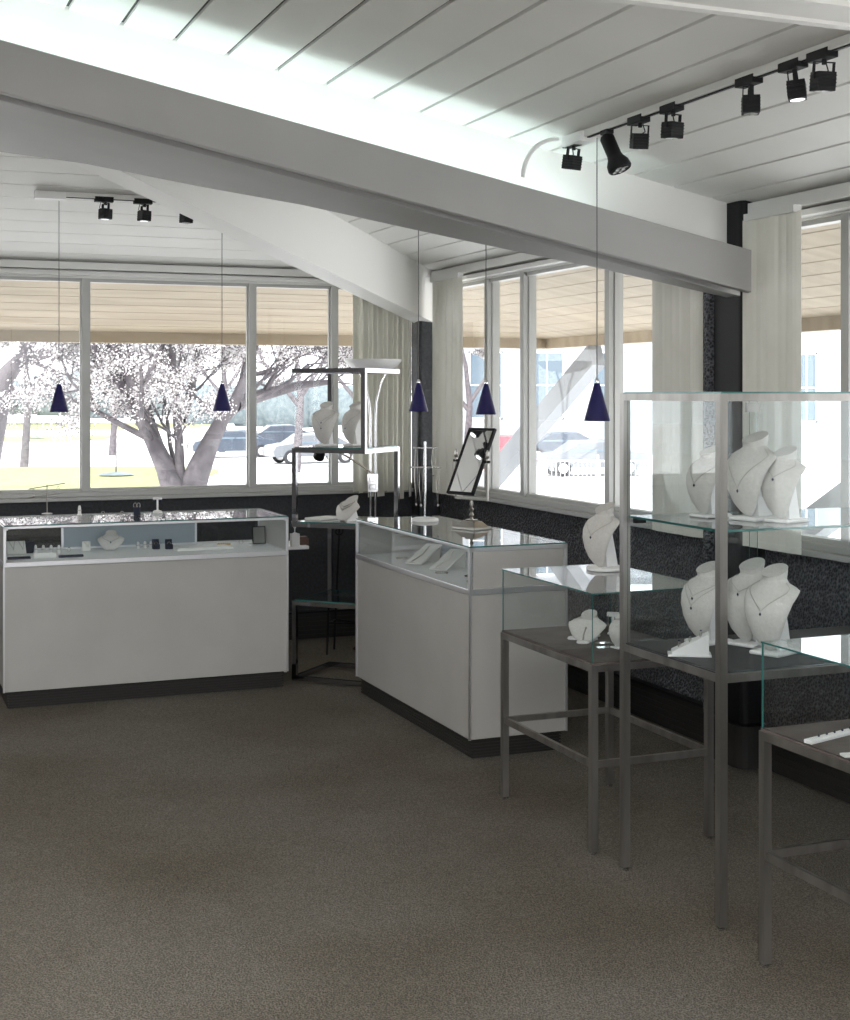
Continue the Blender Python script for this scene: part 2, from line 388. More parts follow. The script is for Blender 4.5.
# ------------------------------------------------------------ track lights
def track(name, a0, b0, a1, b1, label):
    x0, y0 = world(a0, b0); x1, y1 = world(a1, b1); z0 = ceil_z(x0, y0); z1 = ceil_z(x1, y1)
    mb = MB().bar((0, 0, -.014), (x1-x0, y1-y0, z1-z0-.014), .036, .026)
    t = thing(name, label, 'light track', (x0, y0, z0))
    mb.build('rail', M['trim'], t)
    dx, dy = (x1-x0), (y1-y0); L = math.hypot(dx, dy)
    MB().bar((0, 0, -.024), (dx/L*.16, dy/L*.16, -.024), .07, .04).build('junction_box', M['white'], t)
    MB().bar((0, 0, -.029), (dx, dy, z1-z0-.029), .012, .004).build('conductor_slot', M['black'], t)
    return t
track('light_track', -1.055, -4.03, -1.055, -6.1, 'white ceiling light track carrying the row of black spotlights at upper right')
track('light_track', -2.84, -1.32, -1.75, -1.32, 'short white ceiling light track behind the big beam at left')
def head(x, y, z, rot, label, tilt=0, pan=0, scale=1, grp='black cube track spotlights'):
    t = thing('track_spotlight', label, 'spotlight', (x, y, z), rot, grp)
    MB().box(-.027, .027, -.072, .060, -.042, -.004).build('adapter', M['black'], t, bevel=.003)
    MB().tube([(0, -.02, -.04), (0, -.02, -.062)], .010, 10).build('swivel', M['black'], t)
    T = Matrix.Translation((0, -.02, -.052)) @ Matrix.Rotation(R(pan), 4, 'Z') @ Matrix.Rotation(R(tilt), 4, 'X')
    br = MB()
    br.box(-.044, .044, -.009, .009, -.003, .001, T=T)
    for s in (-1, 1): br.box(s*.042-.002, s*.042+.002, -.009, .009, -.065, 0, T=T)
    br.build('bracket', M['black'], t)
    hd = MB().box(-.038, .038, -.036, .036, -.112, -.038, T=T)
    for i in range(4): hd.box(-.040, .040, -.038, .038, -.05-.014*i-.004, -.05-.014*i, T=T)
    h = hd.build('lamp_housing', M['black'], t, bevel=.002)
    MB().lathe([(.030, -.1135), (.030, -.1125)], 20, T=T).build('lens', M['chrome'], h)
    t.scale = (.76,)*3
    MB().tube([T @ Vector((.0, .0, -.0)), T @ Vector((.02, .03, .01)), T @ Vector((.035, .03, -.03)), T @ Vector((.01, .02, -.045))], .003, 6).build('cable', M['black'], t)
    return t
hs = [(572, 140, 'black cube spotlight at the left end of the track, by the beam', 10, 20),
      (638, 121, 'black cube spotlight just right of the bell-shaped spotlight', 12, -15),
      (671, 109, 'black cube spotlight just left of the wide gap on the right track', 5, 10),
      (748, 80, 'black cube spotlight alone in mid track right of the wide gap', 0, 60),
      (792, 67, 'next to last black cube spotlight on the right track, plain and dark', -5, 50),
      (821, 53, 'last black cube spotlight at the right end of the track, nearest the picture edge', 8, -10)]
for px, py, lab, tl, pn in hs:
    r = ((px-425)/1400, (394-py)/1400)
    # meet a = -1.055
    D = (-1.055 + KX*UX + KY*UY)/(r[0]*UX + UY); x, y = r[0]*D, D
    head(x, y, ceil_z(x, y)-.013, ROT, lab, tl, pn)
for px, lab in ((103, 'black cube spotlight nearest the junction box on the short left track'), (142, 'middle black cube spotlight on the short left track'), (184, 'black spotlight on the short left track half hidden by the diagonal beam')):
    r = (px-425)/1400
    D = (-1.32 - KX*UY + KY*UX)/(UX - r*UY); x, y = r*D, D
    head(x, y, ceil_z(x, y)-.013, ROT+R(90), lab, 3, 20, grp='black cube track spotlights')
# bell shaped PAR spotlight
D = (-1.055 + KX*UX + KY*UY)/((607-425)/1400*UX + UY); x, y = (607-425)/1400*D, D
t = thing('track_spotlight', 'black bell-shaped spotlight with four round lenses on the right track', 'spotlight', (x, y, ceil_z(x, y)-.013), ROT)
MB().box(-.018, .018, -.03, .03, -.035, 0).build('adapter', M['black'], t, bevel=.003)
MB().tube([(0, 0, -.03), (0, 0, -.06)], .007, 10).build('swivel', M['chrome'], t)
t.scale = (.88,)*3
T = Matrix.Translation((0, 0, -.05)) @ Matrix.Rotation(R(-14), 4, 'Y') @ Matrix.Rotation(R(-20), 4, 'X')
h = MB().lathe([(.026, .01), (.032, .0), (.032, -.085), (.036, -.10), (.050, -.125), (.053, -.150), (.049, -.158), (.045, -.153)], 26, T=T).build('lamp_housing', M['black'], t)
for k in range(4):
    an = R(45+90*k)
    MB().lathe([(.0165, -.1575), (.0165, -.160), (.011, -.157)], 16, (.021*math.cos(an), .021*math.sin(an), 0), T=T).build('lens', M['chrome'], h)
mb = MB(); c = []
x0, y0 = world(-1.10, -4.02); z0 = ceil_z(x0, y0)
for k in range(10):
    s = k/9; an = s*math.pi/2
    c.append((x0 - .13*math.sin(an)*UX*1.2, y0 - .13*math.sin(an)*UY, z0 - .02 - .16*(1-math.cos(an)) ))
cd = mb.tube([(p[0]-x0, p[1]-y0, p[2]-z0) for p in c], .009, 10).build('conduit_pipe', M['white'], None, (x0, y0, z0))
tag(cd, 'white curved conduit linking the track end to the big beam', 'pipe')

# ------------------------------------------------------------ vertical blinds
def blind(a0, a1, axis, label, zb=.99, n=None, off=-.07, ragged=0, ang=25):
    ax, ay = world(a0, off) if axis == 'x' else world(off, a0)
    t = thing('vertical_blind', label, 'blind', (ax, ay, 0), ROT if axis == 'x' else ROT+R(90), 'cream vertical blinds')
    L = a1 - a0; n = n or int(L/.045)
    va = MB()
    for i in range(n):
        cx = (i+.5)*L/n; z = zb - (random.random()*.07 if ragged and i % 2 else 0)
        T = Matrix.Translation((cx, 0, 0)) @ Matrix.Rotation(R(ang + random.uniform(-14, 14)), 4, 'Z')
        # slightly curved vane
        pts = [(-.043, 0), (-.02, .006), (.0, .008), (.02, .006), (.043, 0), (.043, -.0015), (.02, .0045), (0, .0065), (-.02, .0045), (-.043, -.0015)]
        vs = [T @ Vector((p[0], p[1], zz)) for zz in (z, 2.405) for p in pts]
        m = 10; va.add(vs, [tuple(range(m)), tuple(range(m, 2*m))] + [(k, (k+1) % m, m+(k+1) % m, m+k) for k in range(m)])
    va.build('vanes', M['blind'], t)
    MB().box(0, L, -.02, .02, 2.40, 2.43).build('headrail', M['trim'], t)
    return t
blind(-.62, -.19, 'x', 'cream vertical blind gathered left of the dark corner post', ragged=1, ang=48, off=-.11, n=12)
blind(-.80, -.33, 'y', 'cream vertical blind gathered right of the dark corner post', off=-.13, ang=8, n=8)
blind(-3.56, -3.17, 'y', 'cream vertical blind gathered left of the black wall column', off=-.13, ang=20)
blind(-4.28, -3.93, 'y', 'cream vertical blind gathered right of the black wall column', off=-.13, ang=20)

# ------------------------------------------------------------ showcases (counters)
def showcase(loc, rot, L, Dp, label, sliding):
    t = thing('glass_top_showcase', label, 'display counter', (*loc, 0), rot, 'white glass-top showcases')
    zb, zs, zt = .09, .755, .957
    MB().box(.03, L-.03, .03, Dp-.03, 0, zb).build('plinth', M['ribbed'], t)
    k = MB()
    for i in range(6): k.box(.024, L-.024, .024, Dp-.024, .004+i*.014, .011+i*.014)
    k.build('plinth_ribs', M['ribbed'], t)
    MB().box(.008, L-.008, .008, Dp-.008, zb, zs-.012).build('body', M['laminate'], t, bevel=.002)
    for x in (0, L-.009):
        for y in (0, Dp-.009): MB().box(x, x+.009, y, y+.009, zb, zs-.012).build('corner_trim', M['alu'], t)
    f = MB().box(0, L, 0, .014, zs-.012, zs+.014).box(0, L, Dp-.014, Dp, zs-.012, zs+.02)
    f.box(0, .014, .014, Dp-.014, zs-.012, zs+.016).box(L-.014, L, .014, Dp-.014, zs-.012, zs+.016)
    for x in (0, L-.016): f.box(x, x+.016, 0, .016, zs, zt).box(x, x+.016, Dp-.016, Dp, zs, zt)
    f.box(0, L, 0, .02, zt-.014, zt).box(0, L, Dp-.024, Dp, zt-.02, zt).box(0, .024, 0, Dp, zt-.02, zt).box(L-.024, L, 0, Dp, zt-.02, zt)
    f.build('metal_frame', M['alu'], t, bevel=.002)
    MB().box(.014, L-.014, .014, Dp-.014, zs-.012, zs+.010).build('display_deck', M['deck_white'], t)
    for x in (.002, L-.010): MB().box(x, x+.008, .022, Dp-.022, zs+.016, zt-.02).build('end_panel', M['laminate'], t)
    pane(MB(), .016, L-.016, .006, .011, zs+.014, zt-.014).build('front_glass', GL, t)
    pane(MB(), .004, L-.004, .004, Dp-.004, zt, zt+.006).build('top_glass', GT, t)
    for i, (x0, x1, y) in enumerate(sliding):
        d = MB().box(x0, x1, y, y+.008, zs+.012, zs+.022).box(x0, x1, y, y+.008, zt-.032, zt-.022)
        for x in (x0, x1-.012): d.box(x, x+.012, y, y+.008, zs+.012, zt-.022)
        dd = d.build('sliding_door', M['alu'], t)
        pane(MB(), x0+.01, x1-.01, y+.002, y+.006, zs+.02, zt-.03).build('door_glass', GL if i else [M['frost'], M['frost']], dd)
    return t
C1 = (-2.200, 7.300); C2 = (-.385, 7.740); L1 = 1.545; L2 = 1.555
showcase(C1, ROT, L1, .60, 'wide white showcase with glass top at left, seen square on before the windows', [(.37, 1.15, .562), (.03, .40, .575)])
R2 = R(-68)
showcase(C2, R2, L2, .50, 'white showcase with glass top in the middle, seen corner on with the mirror on top', [(.03, .8, .46), (.76, 1.52, .472)])

# ------------------------------------------------------------ low glass display tables
def display_table(loc, label):
    W, L = .512, .768; s = .026
    t = thing('glass_display_table', label, 'display table', (*loc, 0), ROT, 'steel display tables with glass boxes')
    for x in (0, W-s):
        for y in (-L, -s):
            lg = MB().box(x, x+s, y, y+s, .012, .655).build('leg', M['steel'], t)
            MB().lathe([(.010, 0), (.010, .004), (.004, .006), (.004, .013)], 12, (x+s/2, y+s/2, 0)).build('levelling_foot', M['chrome'], lg)
    f = MB().box(0, W, -s, 0, .655, .68).box(0, W, -L, -L+s, .655, .68).box(0, s, -L+s, -s, .655, .68).box(W-s, W, -L+s, -s, .655, .68)
    f.build('top_frame', M['steel'], t)
    for p in ((s, W-s, -s+.006, -.006), (s, W-s, -L+.006, -L+s-.006)): MB().box(*p, .31, .335).build('stretcher', M['steel'], t)
    for p in ((.006, s-.006, -L+s, -s), (W-s+.006, W-.006, -L+s, -s)): MB().box(*p, .31, .335).build('stretcher', M['steel'], t)
    MB().box(.004, W-.004, -L+.004, -.004, .68, .687).build('deck', M['deck'], t)
    g = .004; z0, z1 = .687, .932
    pane(MB(), .006, W-.006, -.006-g, -.006, z0, z1).build('glass_side', GL, t)
    pane(MB(), .006, W-.006, -L+.006, -L+.006+g, z0, z1).build('glass_side', GL, t)
    pane(MB(), .006, .006+g, -L+.010, -.010, z0, z1).build('glass_side', GL, t)
    pane(MB(), W-.006-g, W-.006, -L+.010, -.010, z0, z1).build('glass_side', GL, t)
    pane(MB(), .004, W-.004, -L+.004, -.004, z1, z1+.005).build('glass_lid', GT, t)
    return t
T1 = (.308, 5.71); T3 = (.963, 4.04)
display_table(T1, 'low steel-legged display table with glass box beside the middle showcase')
display_table(T3, 'low steel-legged display table with glass box at the right edge, nearest the camera')

# ------------------------------------------------------------ tall glass cabinet
TC = (.676, 4.863)
W, L, s = 1.12, .613, .027
t = thing('tall_glass_cabinet', 'tall steel-framed glass cabinet with a glass shelf of white necklace busts', 'display cabinet', (*TC, 0), ROT)
for x in (0, W-s):
    for y in (-L, -s):
        lg = MB().box(x, x+s, y, y+s, .012, 1.628).build('leg', M['steel'], t)
        MB().lathe([(.010, 0), (.010, .004), (.004, .006), (.004, .013)], 12, (x+s/2, y+s/2, 0)).build('levelling_foot', M['chrome'], lg)
MB().box(0, W, -s, 0, 1.628, 1.652).box(0, W, -L, -L+s, 1.628, 1.652).box(0, s, -L+s, -s, 1.628, 1.652).box(W-s, W, -L+s, -s, 1.628, 1.652).build('top_frame', M['steel'], t)
MB().box(s, W-s, -s, -.004, .76, .785).box(s, W-s, -L+.004, -L+s, .76, .785).box(.004, s, -L+s, -s, .76, .785).box(W-s, W-.004, -L+s, -s, .76, .785).build('lower_frame', M['steel'], t)
MB().box(.008, W-.008, -L+.03, -.03, .785, .79).build('deck', mat('dark_deck', (.035, .037, .042), .6), t)
pane(MB(), .014, .018, -L+s, -s, .79, 1.628).build('glass_side', GL, t)
pane(MB(), W-.018, W-.014, -L+s, -s, .79, 1.628).build('glass_side', GL, t)
pane(MB(), s, W-s, -L+.012, -L+.016, .79, 1.628).build('glass_front', GL, t)
for x0, x1, y in ((s, .56, -.014), (.52, W-s, -.022)):
    d = pane(MB(), x0, x1, y-.004, y, .792, 1.626).build('sliding_door', GL, t)
MB().box(.505, .56, -.034, -.020, 1.585, 1.62).build('door_lock', M['steel'], t)
pane(MB(), .02, W-.02, -L+.02, -.028, 1.222, 1.230).build('glass_shelf', GT, t)
for x, y in ((.03, -L+.025), (W-.05, -L+.025), (.03, -.06), (W-.05, -.06)):
    MB().box(x, x+.04, y, y+.02, 1.205, 1.222).build('shelf_clip', M['black'], t)
pane(MB(), .01, W-.01, -L+.01, -.01, 1.652, 1.657).build('glass_lid', GT, t)
MB().box(.5, .53, -.030, -.024, .84, .90).build('door_pull', M['alu'], t)

# ------------------------------------------------------------ etagere in the corner
EX, EY = -.745, 8.02; ER = R(-23.6); s = .026; S = .44
t = thing('etagere', 'stepped chrome tube shelving tower standing between the two white showcases', 'shelving', (EX, EY, 0), ER)
P = {'F1': (0, 0), 'F3': (S, 0), 'F4': (S, S), 'F2': (0, S)}
tiers = [(0.012, .455), (.455, .903), (.903, 1.328), (1.328, 1.783)]
for i, (z0, z1) in enumerate(tiers):
    for k in (('F1', 'F4') if i % 2 == 0 else ('F3', 'F2')):
        x, y = P[k]; MB().box(x-s/2, x+s/2, y-s/2, y+s/2, z0+s/2, z1-s/2).build('post', M['dark_chrome'], t)
for z in (.025, .455, .903, 1.328, 1.783):
    f = MB(); h = s/2
    f.box(-h, S+h, -h, h, z-h, z+h).box(-h, S+h, S-h, S+h, z-h, z+h).box(-h, h, h, S-h, z-h, z+h).box(S-h, S+h, h, S-h, z-h, z+h)
    f.build('shelf_frame', M['dark_chrome'], t)
    if z > .1 and z < 1.7: pane(MB(), -.003, S+.003, -.003, S+.003, z+h, z+h+.006).build('glass_shelf', GT, t)
# small white side table behind the wide showcase's right end
stx = thing('side_table', 'small white-topped side table between the wide showcase and the chrome tower', 'side table', (-.86, 8.42, 0), ROT)
MB().box(-.10, .13, -.13, .20, .725, .745).build('tabletop', M['white'], stx, bevel=.003)
for x in (-.09, -.02):
    for y in (-.12, .18): MB().box(x, x+.016, y, y+.016, 0, .725).build('leg', M['alu'], stx)

# black wrought iron stand with scroll tops
ix, iy = -.62, 8.86
t = thing('iron_stand', 'thin black wrought-iron stand with scrolled tops behind the chrome tower', 'stand', (ix, iy, 0), ROT)
def scroll(x, y, zt, sgn, bx):
    pts = [(bx, y, 0), (bx+(x-bx)*.5, y, zt*.5), (x, y, zt)]
    for k in range(1, 14):
        an = R(180 - 32*k); r = .045*(1-k/18); pts.append((x + sgn*(.045 + r*math.cos(an)), y, zt + r*math.sin(an)))
    return MB().tube(pts, .007, 8)
scroll(.03, 0, .78, 1, .0).build('leg', M['black'], t)
scroll(.16, -.10, .76, 1, .21).build('leg', M['black'], t)
MB().tube([(.10, .16, 0), (.09, .02, .80)], .007, 8).build('leg', M['black'], t)
MB().tube([(.01, 0, .20), (.20, -.10, .20)], .005, 8).tube([(.20, -.10, .20), (.10, .13, .20)], .005, 8).tube([(.10, .13, .20), (.01, 0, .20)], .005, 8).build('stretcher', M['black'], t)

# ------------------------------------------------------------ torchiere floor lamp
D = 9.0; lx = (373-425)/1400*D
t = thing('torchiere_lamp', 'tall torchiere floor lamp with wide white bowl and arching reading arm by the corner blinds', 'floor lamp', (lx, D, 0), 0)
MB().lathe([(.13, 0), (.13, .015), (.11, .025), (.02, .035)], 32).build('base', M['chrome'], t)
MB().tube([(-.016, 0, .03), (-.016, 0, 1.5), (-.022, 0, 1.60), (-.05, 0, 1.72), (-.085, 0, 1.79), (-.09, 0, 1.80)], .0085, 10).tube([(.016, 0, .03), (.016, 0, 1.5), (.022, 0, 1.60), (.05, 0, 1.72), (.085, 0, 1.79), (.09, 0, 1.80)], .0085, 10).build('pole', M['chrome'], t)
MB().lathe([(.02, 1.80), (.10, 1.803), (.15, 1.825), (.185, 1.862), (.19, 1.872), (.186, 1.872), (.148, 1.83), (.10, 1.81), (.02, 1.806)], 40, caps=False).lathe([(.05, 1.79), (.05, 1.803)], 20).build('bowl_shade', M['white'], t)
MB().box(-.035, .035, -.03, .03, 1.02, 1.14).box(-.022, .022, -.036, -.03, 1.04, 1.07).box(-.022, .022, -.036, -.03, 1.09, 1.12).build('switch_box', M['chrome'], t, bevel=.004)
arm = [(0, -.02, 1.14)] + [(-.33*math.sin(R(a)), -.02-.12*math.sin(R(a)), 1.14+.16*math.sin(R(a*1.5 if a < 60 else 90)) - (.0 if a < 60 else (a-60)/30*.03)) for a in range(8, 91, 6)]
MB().tube(arm, .006, 8).build('reading_arm', M['chrome'], t)
T = Matrix.Translation((-.335, -.14, 1.262)) @ Matrix.Rotation(R(35), 4, 'X') @ Matrix.Rotation(R(15), 4, 'Y')
rs = MB().lathe([(.012, .05), (.03, .04), (.036, .0), (.036, -.02), (.032, -.02), (.03, 0)], 20, T=T).build('reading_shade', M['black'], t)
MB().lathe([(.024, -.018), (.010, -.014)], 14, T=T).build('bulb', M['white'], rs)

# ------------------------------------------------------------ busts and necklaces
TALL = [(.05, .03, -.06, .02, 0), (.10, .10, -.09, .04, .01), (.2, .17, -.13, .07, .03), (.35, .235, -.15, .10, .05), (.5, .285, -.14, .12, .06),
        (.62, .315, -.09, .14, .06), (.70, .335, -.02, .16, .06), (.76, .33, .05, .19, .03), (.80, .26, .06, .18, -.03), (.83, .18, .05, .16, -.09), (.87, .14, .045, .14, -.12), (.93, .145, .04, .14, -.15), (.97, .15, .035, .15, -.16)]
LOW = [(.02, .10, -.42, .06, 0), (.06, .34, -.42, .10, .03), (.2, .52, -.36, .14, .06), (.38, .66, -.26, .20, .10), (.55, .78, -.12, .26, .16),
       (.66, .80, -.02, .30, .16), (.76, .62, .06, .34, .06), (.85, .42, .10, .34, -.10), (.92, .33, .12, .30, -.22), (1.0, .32, .13, .30, -.28)]
def interp(prof, t):
    for p, q in zip(prof, prof[1:]):
        if t <= q[0]:
            k = (t-p[0])/(q[0]-p[0]); return [p[i]+(q[i]-p[i])*k for i in range(5)]
    return prof[-1]
def surf(prof, t, a, H, off=0):
    _, w_, y0, bf, bb = interp(prof, t); y = y0 - bf*math.cos(a); 
    z = t + .42*(y-y0)*max(0, (t-.84)/.13)
    n = Vector((math.sin(a), -math.cos(a), 0)).normalized()*off
    return Vector((w_*math.sin(a)*H, y*H, z*H)) + n
def bust_mesh(prof, H):
    N = 14; mb = MB(); vs = []; fs = []; lv = []
    fine = []
    for p, q in zip(prof, prof[1:]):
        for k in range(3): fine.append([p[i]+(q[i]-p[i])*k/3 for i in range(5)])
    fine.append(list(prof[-1]))
    for (tt, w_, y0, bf, bb) in fine:
        k = max(0, (tt-.84)/.13); ring = []
        for i in range(N+1):
            a = -math.pi/2 + math.pi*i/N; y = y0-bf*math.cos(a); ring.append((w_*math.sin(a), y, tt+.42*(y-y0)*k))
        for i in range(N-1, 0, -1):
            a = -math.pi/2 + math.pi*i/N; y = y0-bb*math.cos(a); ring.append((w_*math.sin(a), y, tt+.42*(y-y0)*k))
        lv.append(ring)
    m = 2*N
    for r_ in lv: vs += [(x*H, y*H, z*H) for x, y, z in r_]
    for j in range(len(lv)-1):
        for i in range(m): fs.append((j*m+i, j*m+(i+1) % m, (j+1)*m+(i+1) % m, (j+1)*m+i))
    fs += [tuple(range(m)), tuple(range((len(lv)-1)*m, len(lv)*m))]
    mb.add(vs, fs, 0, True); return mb
def make_bust(H, label, loc, rot, base='slab'):
    t = thing('necklace_bust', label, 'jewellery bust', loc, rot, 'white necklace busts')
    bust_mesh(TALL, H).build('form', M['bust'], t)
    if base == 'slab': MB().box(-.20*H, .20*H, -.20*H, .30*H, 0, .05*H).build('base', M['white'], t, bevel=.006)
    else: MB().lathe([(.29*H, 0), (.30*H, .01*H), (.30*H, .045*H), (.28*H, .055*H)], 32, (0, .06*H, 0)).build('base', M['white'], t)
    st = MB(); st.hexa([Vector(p)*H for p in ((-.09, .0, .045), (.09, .0, .045), (.09, .24, .045), (-.09, .24, .045), (-.12, -.10, .68), (.12, -.10, .68), (.12, .05, .70), (-.12, .05, .70))])
    st.build('support', M['white'], t)
    return t
def low_bust(H, label, loc, rot):
    t = thing('collar_bust', label, 'jewellery bust', loc, rot, 'low white collar busts')
    bust_mesh(LOW, H).build('form', M['bust'], t)
    MB().hexa([Vector(p)*H for p in ((-.3, -.38, 0), (.3, -.38, 0), (.3, .3, 0), (-.3, .3, 0), (-.25, -.15, .7), (.25, -.15, .7), (.2, .15, .75), (-.2, .15, .75))]).build('support', M['white'], t)
    return t
def necklace(b, H, drop, label, prof=TALL, top=.84, pend=True, r=.0008):
    pts = []
    for k in range(-8, 9):
        f = k/8; a = f*R(74); tt = drop + (top-drop)*(abs(f)**1.25); pts.append(surf(prof, tt, a*(.35+.65*abs(f)) , H, .003))
    t = thing('necklace', label, 'necklace', b.location.copy(), b.rotation_euler.z)
    MB().tube(pts, r, 6).build('chain', M['silver'], t)
    if pend:
        p = surf(prof, drop-.03, 0, H, .004); MB().lathe([(.0005, -.006), (.004, 0), (.0005, .006)], 8, tuple(p)).build('pendant', M['gem'], t)
    return t
F = R(-35)
def bust_px(px, py, z, H, lab, rot=F, base='slab', nk=None, d=.0):
    x, y = at(px, py, z); b = make_bust(H, lab, (x, y, z), rot, base)
    for (dr, nl) in (nk or []): necklace(b, H, dr, nl)
    return b
zl = .7905; zm = 1.2305
bust_px(708, 517, zm, .235, 'white necklace bust on the glass shelf, left one behind the cabinet corner post', R(-58), nk=[(.5, 'fine chain on the left bust of the cabinet glass shelf')])
bust_px(753, 520, zm, .285, 'taller white necklace bust in the middle of the cabinet glass shelf', R(-55), nk=[(.38, 'long chain with dark pendant on the tallest bust of the cabinet glass shelf')])
bust_px(784, 522, zm, .24, 'white necklace bust on the glass shelf, rightmost of the three', R(-50), nk=[(.62, 'short chain with dark stone on the rightmost bust of the cabinet glass shelf')])
bust_px(706, 643, zl, .27, 'white necklace bust on the cabinet floor behind the ring stand', R(-55), nk=[(.5, 'outer silver chain on the bust behind the ring stand'), (.62, 'inner silver chain on the bust behind the ring stand')])
bust_px(750, 645, zl, .285, 'white necklace bust on the cabinet floor, partly hidden behind its neighbour', R(-50), nk=[(.66, 'short chain with tiny stone on the half-hidden bust of the cabinet floor')])
bust_px(773, 654, zl, .285, 'white necklace bust on the cabinet floor, rightmost and nearest', R(-46), nk=[(.52, 'chain with dark pendant on the nearest bust of the cabinet floor')])
x, y = at(603, 570, .938)
b = make_bust(.262, 'white necklace bust standing on top of the glass table box beside the cabinet', (x, y, .938), R(-52), 'round')
necklace(b, .262, .55, 'fine chain with pendant on the bust standing on the glass table box')
x, y = at(322, 443, 1.3475)
# busts on the chrome tower
ex = lambda x, y: (EX + x*math.cos(ER) - y*math.sin(ER), EY + x*math.sin(ER) + y*math.cos(ER))
for (x, y, H, rt, lab, nk) in ((.125, .14, .25, -20, 'grey-white necklace bust at left on the middle shelf of the chrome tower', [(.45, 'outer chain on the left bust of the chrome tower'), (.58, 'inner chain on the left bust of the chrome tower')]),
                        (.27, .22, .25, -50, 'grey-white necklace bust at right on the middle shelf of the chrome tower', [(.45, 'chain on the right bust of the chrome tower')])):
    wx, wy = ex(x, y); b = make_bust(H, lab, (wx, wy, 1.3475), R(rt))
    for dr, nl in nk: necklace(b, H, dr, nl)
wx, wy = ex(.27, .16); b = low_bust(.125, 'low white collar bust with grey necklaces on the chrome tower shelf at counter height', (wx, wy, .9225), R(-50))
for dd, nl in ((.5, 'thick grey necklace, outer one on the low bust of the chrome tower'), (.64, 'thick grey necklace, inner one on the low bust of the chrome tower')):
    necklace(b, .125, dd, nl, LOW, .9, False, .003)
x, y = at(588, 640, .6875); b = low_bust(.10, 'low white collar bust inside the glass table box beside the middle showcase', (x, y, .6875), R(-30))
x, y = at(619, 648, .6875)
bust_px(619, 648, .6875, .125, 'small white necklace bust at the right inside the glass table box', R(-60))
x, y = atd(111, 549); b = low_bust(.095, 'low white collar bust with dark necklace inside the wide left showcase', (x, y, .766), R(10))
necklace(b, .095, .5, 'dark necklace on the low bust in the wide left showcase', LOW, .86, True, .0016)

# ring stand in the cabinet
x, y = at(690, 655, zl)
t = thing('ring_ramp', 'white sloping ring stand with three rings on the cabinet floor', 'ring stand', (x, y, zl), R(-8))
MB().add([(-.06, -.03, 0), (.06, -.03, 0), (.06, .03, 0), (-.06, .03, 0), (.06, -.03, .075), (.06, .03, .075), (-.06, -.03, .015), (-.06, .03, .015)],
         [(0, 3, 2, 1), (0, 1, 4, 6), (3, 7, 5, 2), (1, 2, 5, 4), (0, 6, 7, 3), (6, 4, 5, 7)]).box(-.072, .068, -.036, .036, -.0, .006).build('ramp', M['white'], t)
def ring(loc, label, rot=0, r=.009, m='silver', group='rings on the sloping ring stand'):
    g = thing('ring', label, 'ring', loc, rot, group)
    pts = [(r*math.cos(2*math.pi*k/16), 0, r+r*math.sin(2*math.pi*k/16)) for k in range(17)]
    MB().tube(pts, .0016, 6, caps=False).build('band', M[m], g)
    MB().lathe([(.001, 0), (.0045, .004), (.003, .006)], 8, (0, 0, 2*r-.001)).build('gem', M['gem'], g)
    return g
for k, nm in enumerate(('lowest', 'middle', 'highest')):
    q = -.035+.035*k; ca, sa = math.cos(R(-8)), math.sin(R(-8))
    ring((x+q*ca, y+q*sa, zl+.030+.0175*k - .004), nm + ' ring on the white sloping ring stand in the cabinet', R(60))

# ------------------------------------------------------------ tabletop mirror on the middle showcase
zt = .9635
x, y = at(471.5, 529, zt)
t = thing('tabletop_mirror', 'tilted rectangular mirror on a silver stand on the middle showcase', 'mirror', (x, y, zt), R(-48))
MB().box(-.085, .085, -.06, .06, 0, .014).hexa([(-.075, -.052, .014), (.075, -.052, .014), (.075, .052, .014), (-.075, .052, .014), (-.045, -.028, .042), (.045, -.028, .042), (.045, .028, .042), (-.045, .028, .042)]).box(-.03, .03, -.02, .02, .042, .05).build('base', M['silver'], t, bevel=.003)
MB().lathe([(.010, .05), (.006, .06), (.012, .072), (.006, .086), (.012, .10), (.006, .112), (.011, .125), (.007, .14), (.009, .15)], 16).build('stem', M['silver'], t)
yk = MB().bar((-.118, 0, .155), (.118, 0, .155), .012).build('yoke', M['silver'], t)
for sx in (-1, 1):
    MB().tube([(sx*.115, 0, .15), (sx*.115, 0, .36)], .0065, 10).lathe([(.004, .36), (.011, .37), (.006, .38), (.009, .39), (.002, .405)], 12, (sx*.115, 0, 0)).build('upright', M['silver'], t)
    MB().tube([(sx*.094, 0, .345), (sx*.13, 0, .345)], .007, 10).build('pivot_knob', M['black'], t)
T = Matrix.Translation((0, 0, .345)) @ Matrix.Rotation(R(-26), 4, 'X')
w_, h_ = .095, .183
f = MB()
for a in ((-w_, w_, -.008, .008, h_-.012, h_), (-w_, w_, -.008, .008, -h_, -h_+.012), (-w_, -w_+.012, -.008, .008, -h_, h_), (w_-.012, w_, -.008, .008, -h_, h_)): f.box(*a, T=T)
f.box(-w_+.005, w_-.005, .001, .007, -h_+.005, h_-.005, T=T)
fr = f.build('frame', M['black'], t)
MB().box(-w_+.011, w_-.011, -.004, .0, -h_+.011, h_-.011, T=T).build('mirror_glass', M['mirror'], fr)

